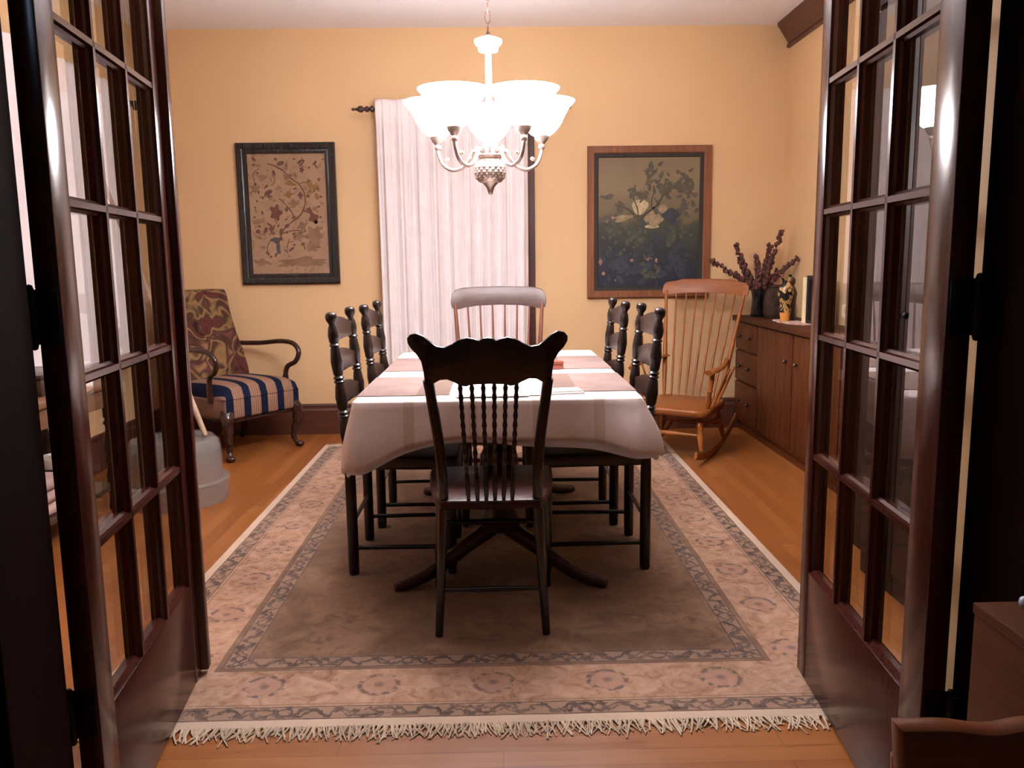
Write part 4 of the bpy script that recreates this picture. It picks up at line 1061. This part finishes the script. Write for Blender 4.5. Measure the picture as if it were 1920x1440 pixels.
m = MB(); m.lathe([(.008, zz(2.705)), (.02, zz(2.71)), (.05, zz(2.72)), (.062, zz(2.735)), (.062, zz(2.7395))], 24); obj('ceiling_rose', m, M['bronze'], t, 50)
for k in range(5):
    a = PI/2+2*PI*k/5
    Mr = Matrix.Rotation(a, 4, 'Z')
    m = MB(); P = smoothpath([(.038, 0, zz(1.625)), (.070, 0, zz(1.640)), (.085, 0, zz(1.615)), (.115, 0, zz(1.580)), (.160, 0, zz(1.568)), (.205, 0, zz(1.592)), (.226, 0, zz(1.640)), (.226, 0, zz(1.672))], 6)
    m.tube(P, .0075, 8, Mr); m.ball(Mr @ Vector((.226, 0, zz(1.662))), .014)
    m.ball(Mr @ Vector((.185, 0, zz(1.612))), .009)
    ar = obj('arm', m, M['bronze'], t, 60)
    m = MB(); m.lathe([(.010, zz(1.672)), (.016, zz(1.678)), (.026, zz(1.690)), (.032, zz(1.706)), (.028, zz(1.708))], 20, Matrix.Translation(Mr @ Vector((.226, 0, 0)))); obj('cup', m, M['bronze'], ar, 50)
    m = MB()
    pr = [(.024, 1.703), (.040, 1.710), (.064, 1.730), (.084, 1.758), (.098, 1.788), (.114, 1.815), (.133, 1.836), (.139, 1.845), (.135, 1.844), (.110, 1.818), (.094, 1.790), (.080, 1.760), (.060, 1.733), (.034, 1.714)]
    m.lathe([(r_, zz(z)) for r_, z in pr], 32, Matrix.Translation(Mr @ Vector((.226, 0, 0)))); s_ = obj('shade', m, M['shade'], t, 60)
    s_['label'] = 'glowing white glass bell shade'
    m = MB(); m.lathe([(.0005, zz(1.712)), (.012, zz(1.714)), (.013, zz(1.73)), (.024, zz(1.755)), (.027, zz(1.772)), (.022, zz(1.79)), (.010, zz(1.80)), (.0005, zz(1.802))], 16, Matrix.Translation(Mr @ Vector((.226, 0, 0)))); obj('bulb', m, M['bulb'], s_, 60)

# ------------------------------------------------------------------ left side: tub, stick, stand
t = thing('plastic_tub', 'cloudy clear round plastic tub on the floor before the armchair', 'tub', (-1.665, 4.14, 0))
m = MB(); m.lathe([(.262, 0), (.262, .105), (.258, .112), (.238, .116), (.236, .135), (.232, .25), (.224, .30), (.20, .325), (.0005, .332)], 40)
m.lathe([(.255, .004), (.255, .104), (.232, .112), (.228, .25), (.219, .296), (.197, .318), (.0005, .325)], 40); obj('tub_body', m, M['plastic'], t, 40, recalc=False)
m = MB(); m.lathe([(.2585, .100), (.267, .102), (.268, .110), (.2595, .1125)], 40); obj('rim', m, M['plastic'], t, 40)
t = thing('wooden_pole', 'long pale wooden pole standing on the plastic tub and leaning against the curtain', 'pole', (-1.50, 4.15, .328))
m = MB(); m.turned((.0, .0, 0.0), (-.70, .58, 1.40), [(0, .009), (.008, .014), (.3, .0165), (.85, .013), (.99, .011), (1, .006)], 10); o2 = obj('shaft', m, M['stick'], t, 50)
m = MB(); m.ball((-.703, .583, 1.408), .017); obj('knob', m, M['stick'], t)
t = thing('side_stand', 'brown wooden stand with turned legs under the long curtain', 'side table', (-1.99, 3.48, 0))
m = MB(); m.box(-.20, .20, -.42, .42, .64, .665, .005); obj('top', m, M['oldwood'], t)
m = MB(); m.box(-.175, .175, -.38, .38, .55, .638, .003); obj('apron', m, M['oldwood'], t)
for sx in (-1, 1):
    for sy in (-1, 1):
        m = MB(); m.turned((sx*.155, sy*.36, .56), (sx*.155, sy*.36, 0), [(0, .026), (.12, .026), (.14, .018), (.17, .030), (.2, .018), (.24, .022), (.36, .034), (.46, .022), (.5, .03), (.53, .02), (.62, .03), (.8, .024), (.9, .03), (.95, .018), (1, .022)], 14); obj('leg', m, M['oldwood2'], t, 50)
m = MB(); m.box(-.175, .175, -.38, .38, .155, .180, .004); obj('shelf', m, M['oldwood2'], t)
o = thing('folded_blanket', 'dusty pink folded blanket on the lower shelf of the turned-leg stand', 'blanket', (-1.99, 3.30, .1805))
for k in range(3):
    m = MB(); m.box(-.16, .16, -.14, .14, k*.052, k*.052+.051, .022, 3); obj('fold', m, M['blanket'], o, 60)
o = thing('ceramic_crock', 'cream crock with a dark band on the lower shelf of the turned-leg stand', 'crock', (-1.985, 3.66, .1805))
m = MB(); m.lathe([(.0001, 0), (.085, 0), (.10, .03), (.105, .12), (.095, .16), (.085, .17), (.08, .16), (.09, .12), (.0001, .02)], 24); obj('body', m, M['whitebowl'], o)
m = MB(); m.lathe([(.1055, .105), (.108, .11), (.108, .125), (.1045, .13)], 24); obj('dark_band', m, M['matteblack'], o)
o = thing('wicker_box', 'dark shallow box standing on top of the turned-leg stand', 'box', (-1.99, 3.52, .6655))
m = MB(); m.box(-.12, .12, -.16, .16, 0, .07, .008); obj('box_body', m, M['oldwood2'], o)
m = MB(); m.box(-.125, .125, -.165, .165, .0705, .09, .006); obj('lid', m, M['oldwood2'], o)

# ------------------------------------------------------------------ the near room, bottom right of the view
t = thing('low_cabinet', 'low brown wooden cabinet standing against the doorway frame', 'cabinet', (.765, 1.245, 0))
m = MB(); m.box(0, .55, -.33, 0, .02, .617, .002); m.box(.02, .53, -.31, -.02, 0, .02); obj('carcass', m, M['nearcab'], t, 40)
m = MB(); m.box(-.002, .552, -.332, .002, .6172, .635, .002); obj('top', m, M['nearcab'], t, 40)
m = MB(); m.box(.02, .53, -.348, -.3305, .06, .60, .003); d_ = obj('door', m, M['nearcab'], t, 40)
m = MB(); m.ball((.08, -.358, .36), .013); obj('knob', m, M['black_metal'], d_)
t = thing('glass_stopper', 'small bluish grey rounded knob lying on the low cabinet', 'knob', (.846, 1.208, .6353), R(-12))
m = MB(); m.tube([(-.030, 0, .012), (-.027, 0, .012), (-.02, 0, .012), (-.005, 0, .012), (.03, 0, .012)], [.003, .009, .0115, .010, .008], 14); obj('bulb', m, M['knob'], t, 60)
m = MB(); m.tube([(.03, 0, .012), (.034, 0, .012), (.055, 0, .012)], [.010, .011, .011], 12); obj('collar', m, M['black_metal'], t, 60)
t = thing('wooden_chair', 'red-brown wooden chair with a scooped top rail before the doorway', 'chair', (.66, .80, 0))
pts = []
for k in range(41):
    x = -.245+.49*k/40; dip = .007*math.exp(-((x+.145)/.030)**2) + .007*math.exp(-((x-.145)/.030)**2)
    pts.append((x, .700-dip+.004*math.exp(-(x/.03)**2)))
outl = pts+[(.240, .645), (-.240, .645)]
m = MB(); m.prism(outl, -.016, .016, None, .009); obj('crest_rail', m, M['nearchair'], t, 35)
for sx in (-1, 1):
    m = MB(); m.tube([(sx*.225, .01, .655), (sx*.215, -.01, .42), (sx*.22, .03, 0)], [.016, .019, .016], 10); obj('rear_post', m, M['nearchair'], t, 60)
    m = MB(); m.tube([(sx*.19, -.36, .42), (sx*.205, -.38, 0)], [.019, .014], 10); obj('front_leg', m, M['nearchair'], t, 60)
for k in range(5):
    x = -.13+.065*k; m = MB(); m.turned((x, -.01, .44), (x, 0, .645), [(0, .007), (.5, .010), (1, .007)], 8); obj('spindle', m, M['nearchair'], t, 60)
m = MB(); m.slab([p[:2] for p in smoothpath([(-.2, .01, 0), (.2, .01, 0), (.225, -.36, 0), (0, -.41, 0), (-.225, -.36, 0)], 4, True)], .405, .44, None, .008); obj('seat', m, M['nearchair'], t, 50)

# ------------------------------------------------------------------ light of the near room: a dim cool ceiling lamp behind the viewer
t = thing('ceiling_lamp', 'small round ceiling lamp of the near room', 'ceiling lamp', (-.9, -.7, H))
m = MB(); m.lathe([(.0005, -.09), (.06, -.08), (.11, -.05), (.13, -.015)], 24)
lm = NT('cool_lamp_glass'); lm.fin((.9, .9, .95), .4); lm.b.inputs['Emission Color'].default_value = (.52, .70, 1.0, 1); lm.b.inputs['Emission Strength'].default_value = 11
obj('globe', m, lm.m, t, 60)
m = MB(); m.lathe([(.14, -.016), (.14, -.0005)], 24); obj('base', m, M['lamplit_metal'], t, 60)
w_ = bpy.data.worlds.new('night'); bpy.context.scene.world = w_; w_.use_nodes = True
w_.node_tree.nodes['Background'].inputs[0].default_value = (.010, .012, .018, 1); w_.node_tree.nodes['Background'].inputs[1].default_value = .3

# ------------------------------------------------------------------ camera
f_px, pitch, yaw, roll, ch = 1538.87, .1469164, .0175309, -.0127042, 1.18739
fwd = Vector((math.sin(yaw)*math.cos(pitch), math.cos(yaw)*math.cos(pitch), -math.sin(pitch)))
rgt = Vector((math.cos(yaw), -math.sin(yaw), 0)); upv = rgt.cross(fwd)
r2 = rgt*math.cos(roll)+upv*math.sin(roll); u2 = -rgt*math.sin(roll)+upv*math.cos(roll)
cam = bpy.data.cameras.new('camera'); co = bpy.data.objects.new('camera', cam); C.objects.link(co)
mw = Matrix.Identity(4)
for i in range(3): mw[i][0] = r2[i]; mw[i][1] = u2[i]; mw[i][2] = -fwd[i]
mw[2][3] = ch; co.matrix_world = mw
cam.sensor_fit = 'HORIZONTAL'; cam.sensor_width = 36; cam.lens = f_px/1920*36; cam.clip_start = .02
bpy.context.scene.camera = co
vs_ = bpy.context.scene.view_settings
vs_.view_transform = 'Standard'; vs_.look = 'None'; vs_.exposure = 0.83; vs_.gamma = 1.0; vs_.use_curve_mapping = False
cy = bpy.context.scene.cycles
cy.max_bounces = 10; cy.diffuse_bounces = 5; cy.glossy_bounces = 5; cy.transparent_max_bounces = 24; cy.use_denoising = True
cy.caustics_reflective = False; cy.caustics_refractive = False; cy.sample_clamp_indirect = 6
